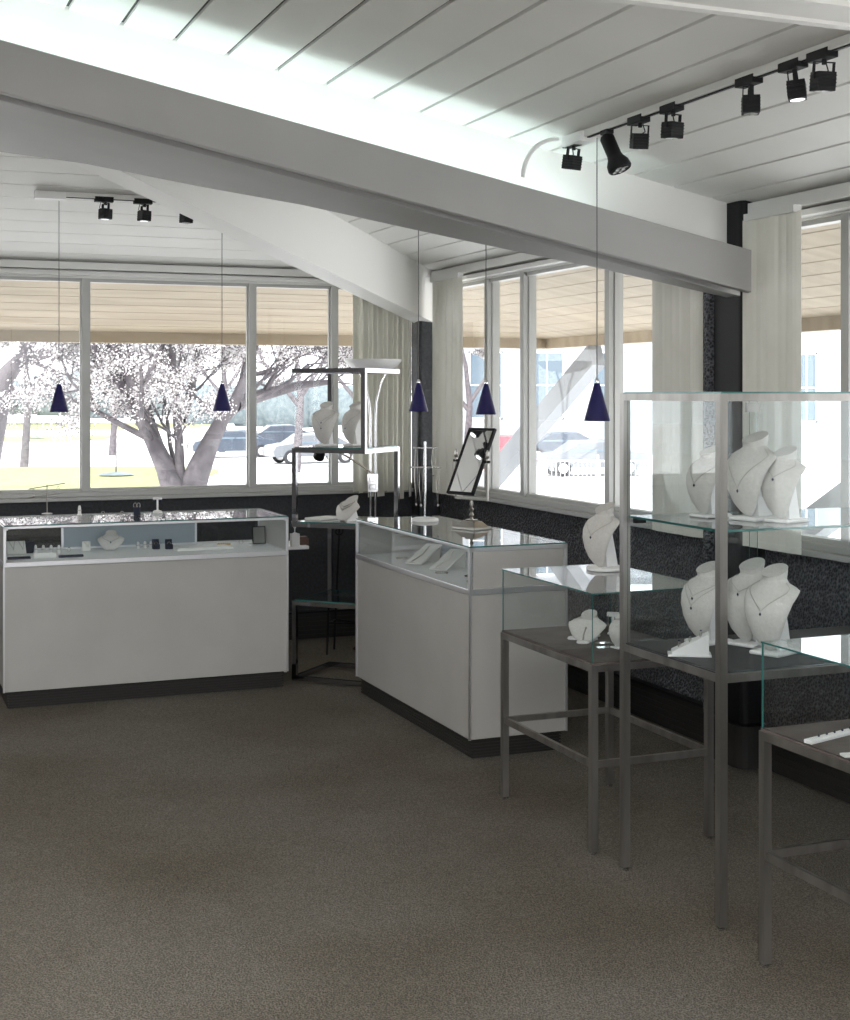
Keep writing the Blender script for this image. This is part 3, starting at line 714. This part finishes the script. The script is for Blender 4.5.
# ------------------------------------------------------------ T-bar jewellery stand on the middle showcase
x, y = at(425, 521, zt)
t = thing('jewellery_stand', 'chrome two-bar jewellery stand with round white base at the far end of the middle showcase', 'jewellery stand', (x, y, zt), R(-5))
MB().lathe([(.072, 0), (.074, .004), (.072, .014), (.06, .019)], 36).build('base', M['white'], t)
MB().tube([(0, 0, .015), (0, 0, .43)], .0065, 12).build('post', M['chrome'], t)
for z, l in ((.395, .06), (.29, .083)):
    MB().tube([(-l, 0, z), (l, 0, z)], .004, 10).lathe([(.001, -.006), (.006, 0), (.001, .006)], 10, (-l, 0, z)).lathe([(.001, -.006), (.006, 0), (.001, .006)], 10, (l, 0, z)).build('crossbar', M['chrome'], t)
def hung(p, ln, label, m='silver', r=.0013, drop=None):
    g = thing('hanging_necklace', label, 'necklace', p)
    w2 = .010
    pts = [(0, 0, .006), (-w2*.4, 0, 0), (-w2, 0, -ln*.5), (0, 0, -ln), (w2, 0, -ln*.5), (w2*.4, 0, 0), (0, 0, .006)]
    MB().tube(pts, r, 6).build('chain', M[m], g)
    MB().lathe([(.001, -.014), (.006, -.006), (.001, .004)], 10, (0, 0, -ln)).build('pendant', M['chrome'], g)
for dx, z, ln, lab in ((-.048, .395, .30, 'long necklace hanging from the upper bar of the jewellery stand at left'), (-.022, .29, .20, 'short necklace hanging close to the post of the jewellery stand'),
                       (.045, .395, .14, 'necklace with glinting drop on the right upper bar of the jewellery stand'), (.07, .29, .20, 'necklace hanging from the right tip of the lower bar of the jewellery stand')):
    hung((x+dx, y, zt+z), ln, lab)

# ------------------------------------------------------------ on top of the wide showcase
z1 = .9635
x, y = at(47, 514, z1)
t = thing('jewellery_tree', 'thin silver jewellery tree with two crossed arms on the wide left showcase', 'jewellery stand', (x, y, z1), R(15))
MB().lathe([(.03, 0), (.03, .004), (.005, .008)], 20).build('base', M['silver'], t)
MB().tube([(0, 0, .004), (0, 0, .17)], .003, 8).build('post', M['silver'], t)
MB().tube([(-.10, 0, .145), (.10, 0, .175)], .0025, 8).tube([(-.10, .0, .095), (.10, 0, .12)], .0025, 8).build('arms', M['silver'], t)
hung((x-.07, y-.018, z1+.14), .03, 'earring hanging from the left arm of the thin silver tree')
hung((x+.06, y+.016, z1+.155), .03, 'earring hanging from the right arm of the thin silver tree')
def finger(px, py, z, h, label, cat='ring stand'):
    x, y = at(px, py, z) if z > .9 else atd(px, py); t = thing('ring_finger', label, cat, (x, y, z), 0, 'white ring fingers')
    MB().lathe([(.014, 0), (.014, .004), (.010, .008), (.008, h*.8), (.006, h*.95), (.001, h)], 16).build('cone', M['white'], t)
    MB().tube([(.011*math.cos(k*.4), .011*math.sin(k*.4), h*.5) for k in range(17)], .002, 6, caps=False).build('ring', M['silver'], t)
    return t
finger(79.5, 515, z1, .055, 'white ring finger standing alone on top of the wide showcase')
x, y = at(137, 515, z1); t = thing('perfume_bottle', 'dark blue earring stand with silver loops on top of the wide showcase', 'earring stand', (x, y, z1), 0)
MB().box(-.018, .018, -.01, .01, 0, .045).build('body', M['navy'], t, bevel=.004)
for sx in (-1, 1): MB().tube([(sx*.010+.009*math.cos(k*.5), -.004, .055+.014*math.sin(k*.5)) for k in range(14)], .0022, 6).build('loop', M['silver'], t)
x, y = at(157.5, 513, z1); t = thing('earring_stand', 'white T-shaped earring stand on top of the wide showcase', 'earring stand', (x, y, z1), 0)
MB().lathe([(.026, .0), (.028, .004), (.024, .012), (.008, .018)], 24).build('base', M['white'], t)
MB().box(-.005, .005, -.004, .004, .014, .085).build('post', M['white'], t); MB().box(-.026, .026, -.004, .004, .078, .09).build('crossbar', M['white'], t, bevel=.002)
for sx in (-1, 1): MB().lathe([(.001, -.007), (.005, 0), (.001, .007)], 10, (sx*.02, -.008, .068)).build('stud', M['gem'], t)
for px, lab in ((103, 'tiny silver ring lying on the wide showcase left of the blue stand'), (122, 'tiny silver ring lying on the wide showcase next to the blue stand')):
    x, y = at(px, 514, z1); ring((x, y, z1), lab, R(30), .008, 'silver', 'rings on the wide showcase top')

# ------------------------------------------------------------ inside the wide showcase
zd = .7655
def slab(name, px, py, size, label, cat, m, rot=ROT, tilt=0, z=zd, bev=.002):
    x, y = atd(px, py, z); a, b, c = size; o = MB().box(-a/2, a/2, -b/2, b/2, 0, c, T=Matrix.Rotation(R(tilt), 4, 'X')).build(name, M[m], None, (x, y, z+(.0 if tilt <= 0 else b/2*math.sin(R(tilt)))), rot, bevel=bev)
    return tag(o, label, cat)
def necktray(px, py, w_, d_, tilt, label, n, m='paper'):
    x, y = atd(px, py); t = thing('necklace_pad', label, 'necklace pad', (x, y, zd), ROT)
    T = Matrix.Rotation(R(tilt), 4, 'X')
    MB().box(-w_/2, w_/2, 0, d_, 0, .008, T=T).build('pad', M[m], t, bevel=.002)
    MB().box(-w_/2, w_/2, d_*math.cos(R(tilt))-.012, d_*math.cos(R(tilt)), 0, max(.006, d_*math.sin(R(tilt)))).build('back_rest', M[m], t)
    for k in range(n):
        cx = -w_/2 + w_*(k+.5)/n
        MB().tube([T @ Vector((cx-.012, d_*.95, .010)), T @ Vector((cx+.006, d_*.45, .010)), T @ Vector((cx+.008, d_*.3, .010)), T @ Vector((cx+.018, d_*.95, .010))], .0012, 6).build('chain', M['silver'], t)
necktray(17, 555, .10, .10, 40, 'white sloping pad with two necklaces at the far left of the wide showcase', 2)
slab('velvet_box', 30, 551, (.05, .03, .062), 'navy velvet box behind the ring fingers at the left of the wide showcase', 'box', 'navy')
for k, nm in enumerate(('leftmost', 'second', 'third', 'rightmost')): finger(35.5+7.8*k, 553, zd, .045, nm + ' of the four white ring fingers in a row inside the wide showcase')
slab('sign_card', 45, 558, (.12, .006, .028), 'small pale plain card in front of the four ring fingers', 'card', 'paper', tilt=-10)
slab('velvet_strip', 19, 559, (.12, .03, .012), 'dark velvet strip left of the small pale card in the wide showcase', 'display strip', 'navy')
slab('velvet_strip', 71, 557, (.13, .03, .012), 'dark velvet strip right of the small pale card in the wide showcase', 'display strip', 'navy')
x, y = atd(69, 549, zd); ring((x, y, zd), 'single ring lying right of the four ring fingers in the wide showcase', 0, .010, 'silver', 'loose rings in the wide showcase')
necktray(86.5, 551, .045, .055, 70, 'small upright white card with earrings left of the low bust', 1)
for k, px in enumerate((138, 145, 151)): finger(px, 548-(k % 2)*2, zd, .040, ('left', 'middle', 'right')[k] + ' of the three ring fingers between the low bust and the dark boxes')
for px, nm in ((156, 'left'), (169, 'right')): 
    x, y = atd(px, 549, zd); t = thing('ring_box', nm + ' of the two dark ring boxes in the middle of the wide showcase', 'ring box', (x, y, zd), ROT)
    MB().box(-.02, .02, -.018, .018, 0, .028).build('box', M['navy'], t, bevel=.003); MB().box(-.02, .02, .014, .02, .028, .055).build('lid', M['navy'], t, bevel=.002)
    MB().tube([(.008*math.cos(k*.4), 0, .033+.008*math.sin(k*.4)) for k in range(17)], .0015, 6).build('ring', M['silver'], t)
x, y = atd(203, 549, zd); t = thing('ring_tray', 'long flat white tray with slots right of the dark ring boxes', 'tray', (x, y, zd), ROT)
MB().box(-.16, .16, -.07, .07, 0, .012).build('tray', M['paper'], t, bevel=.002)
for k in range(4): MB().box(-.15+.075*k, -.15+.075*k+.068, -.06, .06, .012, .015).build('pad', M['white'], t)
def beads(px, py, z, r, label, m='gold', br=.0055, n=18):
    x, y = atd(px, py, z); mb = MB()
    for k in range(n):
        an = 2*math.pi*k/n; mb.lathe([(.0008, -br), (br*.8, -br*.55), (br, 0), (br*.8, br*.55), (.0008, br)], 8, (r*math.cos(an), r*.7*math.sin(an), br))
    return tag(mb.build('bead_bracelet', M[m], None, (x, y, z)), label, 'bracelet')
beads(224, 543, zd, .035, 'gold bead bracelet at the right end of the white tray in the wide showcase')
x, y = atd(241, 544, zd); ring((x, y, zd), 'ring with round stone right of the gold bracelet in the wide showcase', 0, .012, 'silver', 'loose rings in the wide showcase')
x, y = atd(259, 544, zd); t = thing('picture_frame', 'small dark frame with grey panel standing at the right end of the wide showcase', 'frame', (x, y, zd), ROT)
T = Matrix.Rotation(R(-8), 4, 'X'); MB().box(-.04, .04, -.006, .006, 0, .105, T=T).build('frame', M['black'], t, bevel=.002); MB().box(-.034, .034, -.008, -.006, .006, .099, T=T).build('panel', M['grey_photo'], t)
MB().box(-.004, .004, .006, .035, 0, .05).build('strut', M['black'], t)
finger(251, 546, zd, .03, 'white ring finger before the small dark frame in the wide showcase')

# on the small side table
zst = .745
def on(x, y, z): return (x, y, z)
o = MB().box(-.025, .025, -.022, .022, 0, .075).build('jewellery_box', M['white'], None, (-.775, 8.33, zst), ROT, bevel=.002); tag(o, 'small white box on the little side table behind the wide showcase', 'box')
o = MB().box(-.03, .03, -.025, .025, 0, .035).hexa([(-.03, -.025, .035), (.03, -.025, .035), (.03, .025, .035), (-.03, .025, .035), (-.022, -.02, .05), (.022, -.02, .05), (.022, .02, .05), (-.022, .02, .05)]).build('jewellery_box', M['brown'], None, (-.735, 8.42, zst), ROT, bevel=.002); tag(o, 'small dark brown lidded box on the little side table', 'box')
o = MB().lathe([(.014, 0), (.014, .003), (.003, .008), (.004, .03), (.017, .05), (.020, .075), (.018, .075), (.014, .052), (.002, .036)], 20).build('glass_cup', M['deck_white'], None, (-.775, 8.33, zst+.075)); tag(o, 'tiny pale stemmed cup standing on the small white box', 'cup')
# papers / tray on the tower shelf
wx, wy = ex(.09, .17); o = MB().box(-.06, .06, -.09, .09, 0, .012).build('velvet_tray', M['paper'], None, (wx, wy, .9225), R(-40), bevel=.003); tag(o, 'flat white pad on the chrome tower shelf left of the low bust', 'display pad')

# ------------------------------------------------------------ inside the middle showcase
def c2(x, y): return (C2[0] + x*math.cos(R2) - y*math.sin(R2), C2[1] + x*math.sin(R2) + y*math.cos(R2))
for k, (x, y, rt, lab) in enumerate(((.52, .20, 35, 'left white sloping bracelet ramp inside the middle showcase'), (.80, .22, 35, 'right white sloping bracelet ramp inside the middle showcase'))):
    wx, wy = c2(x, y); t = thing('bracelet_ramp', lab, 'bracelet display', (wx, wy, zd), R2+R(rt), 'white ramps in the middle showcase')
    T = Matrix.Rotation(R(22), 4, 'X')
    MB().box(-.05, .05, -.11, .11, 0, .008, T=Matrix.Translation((0, 0, .043)) @ T).build('ramp', M['paper'], t, bevel=.002)
    MB().box(-.045, .045, .088, .098, 0, .075).build('back_rest', M['paper'], t)
    MB().tube([T @ Vector((-.01, -.09, .054-.0)), T @ Vector((.004, 0, .052)), T @ Vector((-.008, .09, .052))], .002, 6).build('chain', M['silver'], t)
for k, (x, y, r_, m, lab) in enumerate(((.95, .12, .030, 'silver', 'silver bead bracelet nearest the front glass in the middle showcase'), (1.12, .20, .026, 'gem', 'dark bead bracelet in the middle of the middle showcase'),
                                    (1.30, .14, .034, 'silver', 'silver bead bracelet at the near end of the middle showcase'), (1.36, .30, .026, 'gold', 'gold bead bracelet at the near right end of the middle showcase'), (.30, .16, .028, 'silver', 'silver bead bracelet at the far end of the middle showcase'))):
    wx, wy = c2(x, y); mb = MB(); n = 18
    for q_ in range(n):
        an = 2*math.pi*q_/n; mb.lathe([(.0005, -.004), (.0045, 0), (.0005, .004)], 6, (r_*math.cos(an), r_*math.sin(an), .004))
    tag(mb.build('bead_bracelet', M[m], None, (wx, wy, zd)), lab, 'bracelet')
wx, wy = c2(1.02, .32); o = MB().tube([(-.0, -.05, .03), (0, -.02, .035), (0, .02, .035), (0, .05, .03)], [.026, .03, .03, .026], 20).box(-.02, .02, -.03, .03, 0, .02).build('bangle_roll', M['paper'], None, (wx, wy, zd), R(20)); tag(o, 'white padded bangle roll at the back of the middle showcase', 'bangle roll')

# ------------------------------------------------------------ inside the display table boxes
zq = .6875
for k, (px, py, lab) in enumerate(((574, 639, 'white ring pedestal at the left of the low bust in the glass table box'), (583, 643, 'white ring pedestal in front of the low bust in the glass table box'), (594, 636, 'white ring pedestal at the right of the low bust in the glass table box'))):
    x, y = at(px, py, zq); t = thing('ring_pedestal', lab, 'ring stand', (x, y, zq), 0, 'white ring pedestals')
    MB().lathe([(.024, 0), (.026, .003), (.022, .009), (.006, .012)], 20).build('base', M['white'], t)
    MB().tube([(0, 0, .01), (.003, 0, .035), (.010, 0, .055)], [.004, .003, .003], 8).lathe([(.001, -.005), (.006, 0), (.001, .005)], 10, (.011, 0, .058)).build('stem', M['silver'], t)
x, y = at(613, 634, zq); t = thing('earring_stand', 'white upright earring card at the right inside the glass table box', 'earring stand', (x, y, zq), R(-20))
MB().box(-.02, .02, -.015, .015, 0, .006).box(-.005, .005, -.003, .003, .006, .085).build('post', M['white'], t); MB().box(-.024, .024, -.004, .004, .07, .088).build('crossbar', M['white'], t)
for sx in (-1, 1): MB().tube([(sx*.018, -.006, .075), (sx*.018, -.006, .035)], .002, 6).build('earring', M['silver'], t)
x, y = at(604, 647, zq)
o = MB().box(-.03, .03, -.02, .02, 0, .016).build('glass_block', M['glass_top'], None, (x, y, zq), R(15)); tag(o, 'small clear acrylic block lying inside the glass table box', 'block')
x, y = at(832, 738, zq); t = thing('stud_bar', 'long white display bar with dark studs in the nearest glass table box', 'earring display', (x, y, zq), R(38))
MB().box(-.11, .11, -.014, .014, 0, .012).build('bar', M['white'], t, bevel=.003)
for k in range(5): MB().lathe([(.001, 0), (.004, .003), (.001, .007)], 8, (-.06+.036*k, 0, .012)).build('stud', M['gem'], t)
x, y = at(850, 756, zq); o = MB().box(-.022, .022, -.014, .014, 0, .006).build('price_card', M['paper'], None, (x, y, zq), R(10)); tag(o, 'tiny white card in front of the long stud bar', 'card')

# ------------------------------------------------------------ outdoors
G = -1.6
gp = MB().add([(-120, 11.9, 0), (120, 11.9, 0), (120, 160, 0), (-120, 160, 0)], [(0, 1, 2, 3)]).build('paving', M['pave'], None, (0, 0, G)); gp['kind'] = 'structure'
gp2 = MB().prism([(-60, -60), (60, -60), (60, 12), (-60, 12)], 0, .001).build('ground', M['pave'], None, (0, 0, G-.02)); gp2['kind'] = 'structure'
def lawn(x0, x1, y0, y1, label):
    mb = MB(); n = 40; poly = []
    for k in range(n):
        an = 2*math.pi*k/n; c_, s_ = math.cos(an), math.sin(an)
        poly.append(((x0+x1)/2+(x1-x0)/2*math.copysign(abs(c_)**.5, c_), (y0+y1)/2+(y1-y0)/2*math.copysign(abs(s_)**.5, s_)))
    o = mb.prism(poly, 0, .04).build('lawn', M['grass'], None, (0, 0, G)); return tag(o, label, 'grass', kind='stuff')
lawn(-19.5, -8.5, 47, 62, 'sunlit yellow-green lawn around the tree outside the left windows')
lawn(-33, -23, 96, 108, 'sunlit yellow-green traffic island across the paved lot')
lawn(-52, -22, 128, 156, 'sunlit yellow-green grass far across the paved lot')

def blob_leaves(mb, c, r, n, sz, rnd):
    for _ in range(n):
        d = Vector((rnd.gauss(0, 1), rnd.gauss(0, 1), rnd.gauss(0, 1))).normalized()*r*rnd.random()**.5; p = Vector(c)+d
        a = Vector((rnd.gauss(0, 1), rnd.gauss(0, 1), rnd.gauss(0, 1))).normalized()*sz*rnd.uniform(.6, 1.3); b = a.orthogonal().normalized()*sz*rnd.uniform(.6, 1.3)
        mb.add([p-a-b, p+a-b, p+a+b, p-a+b], [(0, 1, 2, 3)], 0 if rnd.random() < .76 else 1)
def tree(base, limbs, label, seed, leaf=.0095, nl=13, depth=4, name='blossoming_tree', trunk=None):
    rnd = random.Random(seed); br = MB(); fl = MB(); tips = []
    t = thing(name, label, 'tree', base)
    def grow(p, d, L, r, k):
        pts = [p]; rs = [r]; q = p.copy(); dd = d.copy(); n = 4
        for i in range(n):
            dd = (dd + Vector((rnd.gauss(0, .16), rnd.gauss(0, .16), rnd.gauss(0, .12)+.03))).normalized(); q = q + dd*L/n; pts.append(q.copy()); rs.append(r*(1-.5*(i+1)/n))
        br.tube(pts, rs, 6 if r > .03 else 4, caps=False)
        if k <= 2:
            for pt in pts[1:]: tips.append((pt, L*.22))
        if k > 0:
            for i in range(3 if k > 1 else 3):
                j = rnd.choice((2, 3, 4)); ax = Vector((rnd.gauss(0, 1), rnd.gauss(0, 1), rnd.gauss(0, .6))).normalized()
                nd = (dd + ax*rnd.uniform(.5, .95)).normalized(); grow(pts[j], nd, L*rnd.uniform(.55, .8), rs[j]*.75, k-1)
    for pts, rs in limbs:
        pts = [Vector(p) for p in pts]
        # subdivide smoothly
        br.tube(pts, rs, 12, caps=False)
        for i in range(1, len(pts)):
            d = (pts[i]-pts[i-1]).normalized()
            for _ in range(2 if i < len(pts)-1 else 3):
                ax = Vector((rnd.gauss(0, 1), rnd.gauss(0, 1), rnd.gauss(0, .5))).normalized()
                if rs[i] < .1: grow(pts[i], (d*.8+ax*.8).normalized(), rnd.uniform(.9, 1.5)*max(.6, rs[i]*12), rs[i]*.45, depth-1)
    for p, r in tips: blob_leaves(fl, p, max(.12, r), nl, leaf, rnd)
    br.build('trunk', M['bark'], t)
    fl.build('blossom', [M['blossom'], M['leafgrey']], t)
    return t
def pxp(px, py, D, base): return ((px-425)/1400*D-base[0], D-base[1], 1.65-(py-394)/1400*D-base[2])
TB = ((191-425)/1400*15.5, 15.5, G)
def lm(pts, rs, D=15.5): return ([pxp(p[0], p[1], D+(p[2] if len(p) > 2 else 0), TB) for p in pts], rs)
limbs = [lm([(187, 640), (184, 560), (178, 495), (166, 469), (153, 441), (136, 406), (129, 365), (122, 330), (118, 290)], [.36, .26, .17, .11, .09, .08, .07, .06, .04]),
         lm([(186, 600), (182, 495), (180, 469), (179, 441), (175, 400), (172, 345), (168, 300)], [.12, .08, .055, .05, .045, .035, .025]),
         lm([(187, 640), (187, 560), (190, 495), (199, 469), (211, 441), (222, 420), (235, 404), (246, 375), (258, 335)], [.36, .26, .16, .135, .10, .08, .07, .055, .04]),
         lm([(136, 406), (118, 380), (100, 362), (92, 340)], [.07, .05, .04, .03]),
         lm([(181, 420, 0), (190, 395, .3), (197, 360, .5), (203, 330, .6)], [.06, .05, .04, .03]),
         lm([(235, 404), (262, 395, .4), (300, 385, .8), (330, 382, 1)], [.09, .07, .05, .03])]
tree(TB, limbs, 'large blossoming tree with forked trunk just outside the left windows', 3)
TB2 = ((-40-425)/1400*17, 17., G); TBs = TB; TB = TB2
limbs = [lm([(-32, 640), (-30, 560), (-20, 470), (-8, 420), (2, 380), (20, 360), (50, 352), (80, 358)], [.4, .28, .22, .18, .13, .09, .07, .04], 17.),
         lm([(-20, 470), (-30, 380), (-20, 330), (0, 300)], [.15, .12, .08, .05], 17.), lm([(20, 360), (40, 330), (60, 300)], [.07, .05, .03], 17.)]
tree(TB2, limbs, 'blossoming tree at the left edge with a long branch reaching across the leftmost pane', 5)
def simple_tree(px, D, H, seed, label, r=.12, depth=4, leaf=.06, nl=8):
    x = (px-425)/1400*D
    limbs = [([(0, 0, 0), (.02*H, 0, H*.3), (.0, .1, H*.5), (-.05*H, 0, H*.72)], [r, r*.7, r*.5, r*.3]), ([(.01*H, 0, H*.3), (.14*H, .1, H*.5), (.2*H, .0, H*.7)], [r*.55, r*.4, r*.2]), ([(.01*H, 0, H*.28), (-.13*H, -.1, H*.45), (-.22*H, 0, H*.66)], [r*.55, r*.4, r*.2])]
    return tree((x, D, G), limbs, label, seed, leaf, nl, depth)
for i, (px, D, H, lab) in enumerate(((24, 62, 10, 'distant blossoming tree across the lot left of the first mullion'), (112, 74, 11, 'distant blossoming tree behind the left limb of the forked tree'),
        (222, 78, 11, 'distant blossoming tree behind the right limb of the forked tree'), (296, 58, 10, 'distant blossoming tree behind the parked cars, third pane'), (352, 74, 11, 'distant blossoming tree behind the chrome tower and corner blinds'), (-50, 60, 10, 'distant blossoming tree at the outer left edge of the windows'), (466, 66, 9, 'distant blossoming tree seen through the first pane right of the corner'))):
    simple_tree(px, D, H, 20+i, lab, .2, 4, .04, 9)
def sapling(px, D, H, label):
    x = (px-425)/1400*D; t = thing('sapling', label, 'tree', (x, D, G+.045))
    MB().tube([(0, 0, 0), (.01, 0, H*.6), (0, .0, H)], [.035, .028, .01], 6).tube([(0.01, 0, H*.55), (.25, 0, H*.85)], [.016, .006], 5).tube([(0.01, 0, H*.5), (-.25, .1, H*.8)], [.016, .006], 5).build('stem', M['bark'], t)
    MB().lathe([(.7, 0), (.5, .06), (.1, .1)], 16, (0, 0, .04)).build('mulch_ring', M['hedge'], t)
sapling(116, 55, 3.2, 'thin sapling with mulch ring on the near lawn, second pane')
sapling(37, 101, 3.4, 'thin sapling on the traffic island, first pane')
def hedge(px0, px1, D, h, label, seed):
    rnd = random.Random(seed); x0 = (px0-425)/1400*D; x1 = (px1-425)/1400*D; mb = MB()
    k = x0
    while k < x1:
        r = h*rnd.uniform(.42, .6); 
        prof = [(r*math.cos(R(a))*(1+.1*rnd.random()), h*.45+r*math.sin(R(a))) for a in range(-40, 91, 13)]
        mb.lathe(prof, 14, (k, rnd.uniform(-.6, .6), 0)); k += r*1.1
    xc = (x0+x1)/2; mb.v = [(a-xc, b, c) for a, b, c in mb.v]
    return tag(mb.build('hedge', M['hedge'], None, (xc, D, G)), label, 'hedge')
hedge(-20, 84, 150, 6, 'dim blue-green hedge across the lot seen through the leftmost pane', 1)
hedge(96, 165, 162, 6.5, 'dim blue-green hedge across the lot seen left of the forked tree', 2)
hedge(205, 350, 120, 4.5, 'dim blue-green hedge behind the parked cars', 4)

def car(px, D, rot, m, label, s=1):
    x = (px-425)/1400*D; t = thing('car', label, 'car', (x, D, G), rot, 'cars parked across the lot')
    prof = [(-2.15, .35), (-2.2, .62), (-2.05, .85), (-1.3, .95), (-.7, 1.38), (.7, 1.42), (1.5, .98), (2.1, .9), (2.2, .6), (2.15, .35)]
    b = MB(); n = len(prof); vs = []
    for yy, inset in ((-.86, 0), (-.80, 1), (.80, 1), (.86, 0)):
        for (px_, pz) in prof: vs.append((px_*(.985 if inset else 1), yy*(1 if inset == 0 or pz < 1 else .88), pz if (inset or pz < 1) else pz-.06))
    fs = [tuple(range(n-1, -1, -1)), tuple(range(3*n, 4*n))]
    for j in range(3):
        for i in range(n): fs.append((j*n+i, j*n+(i+1) % n, (j+1)*n+(i+1) % n, (j+1)*n+i))
    b.add(vs, fs); b.build('body', m, t, bevel=.02)
    g = MB()
    for s_ in (-1, 1):
        y0 = s_*.875
        g.add([(-1.15, y0, .97), (-.68, y0*.93, 1.30), (-.05, y0*.93, 1.32), (-.05, y0, .97)], [(0, 1, 2, 3)]); g.add([(.03, y0, .97), (.03, y0*.93, 1.32), (.66, y0*.93, 1.30), (1.25, y0, .97)], [(0, 1, 2, 3)])
    g.build('window_glass', M['facade_glass'], t)
    for wx_ in (-1.35, 1.35):
        for wy in (-.8, .8):
            T = Matrix.Translation((wx_, wy, .33)) @ Matrix.Rotation(R(90), 4, 'X')
            wh = MB().lathe([(.20, -.1), (.33, -.09), (.34, 0), (.33, .09), (.20, .1)], 20, T=T).build('wheel', M['tyre'], t); MB().lathe([(.20, -.105), (.20, .105)], 14, T=T).build('hubcap', M['alu'], wh)
    return t
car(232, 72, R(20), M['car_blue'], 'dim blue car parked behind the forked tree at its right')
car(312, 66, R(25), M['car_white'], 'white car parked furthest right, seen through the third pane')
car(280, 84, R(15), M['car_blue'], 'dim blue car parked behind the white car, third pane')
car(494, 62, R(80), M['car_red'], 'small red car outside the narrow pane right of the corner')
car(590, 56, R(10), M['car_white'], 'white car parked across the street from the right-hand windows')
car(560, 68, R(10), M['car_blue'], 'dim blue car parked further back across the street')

def building(px0, px1, D, H, rot, label, cols, rows, seed=0, zwin=.55):
    x0 = (px0-425)/1400*D; x1 = (px1-425)/1400*D; Wd = x1-x0
    t = thing('office_building', label, 'building', ((x0+x1)/2, D, G), rot)
    MB().box(-Wd/2, Wd/2, 0, 12, 0, H).build('wall', M['facade'], t)
    MB().box(-Wd/2-.2, Wd/2+.2, -.25, 12.2, H, H+.35).build('cornice', M['trim'], t)
    for i in range(cols):
        for j in range(rows):
            cx = -Wd/2 + Wd*(i+.5)/cols; cz = H*(j+.62)/rows; ww = Wd/cols*zwin*.5; hh = H/rows*.30
            f = MB().box(cx-ww, cx+ww, -.06, .02, cz-hh, cz-hh+.08).box(cx-ww, cx+ww, -.06, .02, cz+hh-.08, cz+hh).box(cx-ww, cx-ww+.08, -.06, .02, cz-hh, cz+hh).box(cx+ww-.08, cx+ww, -.06, .02, cz-hh, cz+hh).box(cx-.03, cx+.03, -.05, .02, cz-hh, cz+hh).box(cx-ww, cx+ww, -.05, .02, cz-.03, cz+.03).build('window', M['trim'], t)
            MB().box(cx-ww+.05, cx+ww-.05, -.02, .01, cz-hh+.05, cz+hh-.05).build('pane', M['facade_glass'], f)
    return t
building(455, 700, 75, 12, R(0), 'pale office building with tall windows across the street', 4, 2)
building(780, 990, 70, 11.5, R(0), 'pale building with square windows seen at the right edge', 4, 2, zwin=.4)
# white railing across the street
x0 = (545-425)/1400*45; t = thing('street_railing', 'thin pale railing along the far pavement outside the right windows', 'railing', (x0, 45, G), 0)
mb = MB().tube([(0, 0, 1.1), (3.4, 0, 1.1)], .03, 6).tube([(0, 0, .2), (3.4, 0, .2)], .025, 6); mb.build('rail', M['alu'], t)
mb = MB()
for k in range(24): mb.tube([(.07+k*.142, 0, .2), (.07+k*.142, 0, 1.1)], .012, 5)
o = mb.build('balusters', M['alu'], t)
for k in range(3): MB().tube([(1.7*k, 0, 0), (1.7*k, 0, 1.3)], .035, 6).build('post', M['alu'], t)
# raking struts that carry the eaves outside the right windows
def strut(b, z, slope, label, L=6):
    (x0, y0) = world(1.72, b); (x1, y1) = world(1.72, b+L)
    m = MB(); m.bar((0, 0, 0), (x1-x0, y1-y0, -slope*L), 0.12, .18)
    o = m.build('raking_strut', M['facade'], None, (x0, y0, z)); tag(o, label, 'roof strut')
strut(.75, 1.96, .55, 'pale diagonal strut under the eaves outside the corner windows', 4.1)
strut(-4.0, 1.96, .55, 'pale diagonal strut under the eaves outside the window behind the tall cabinet', 4.1)
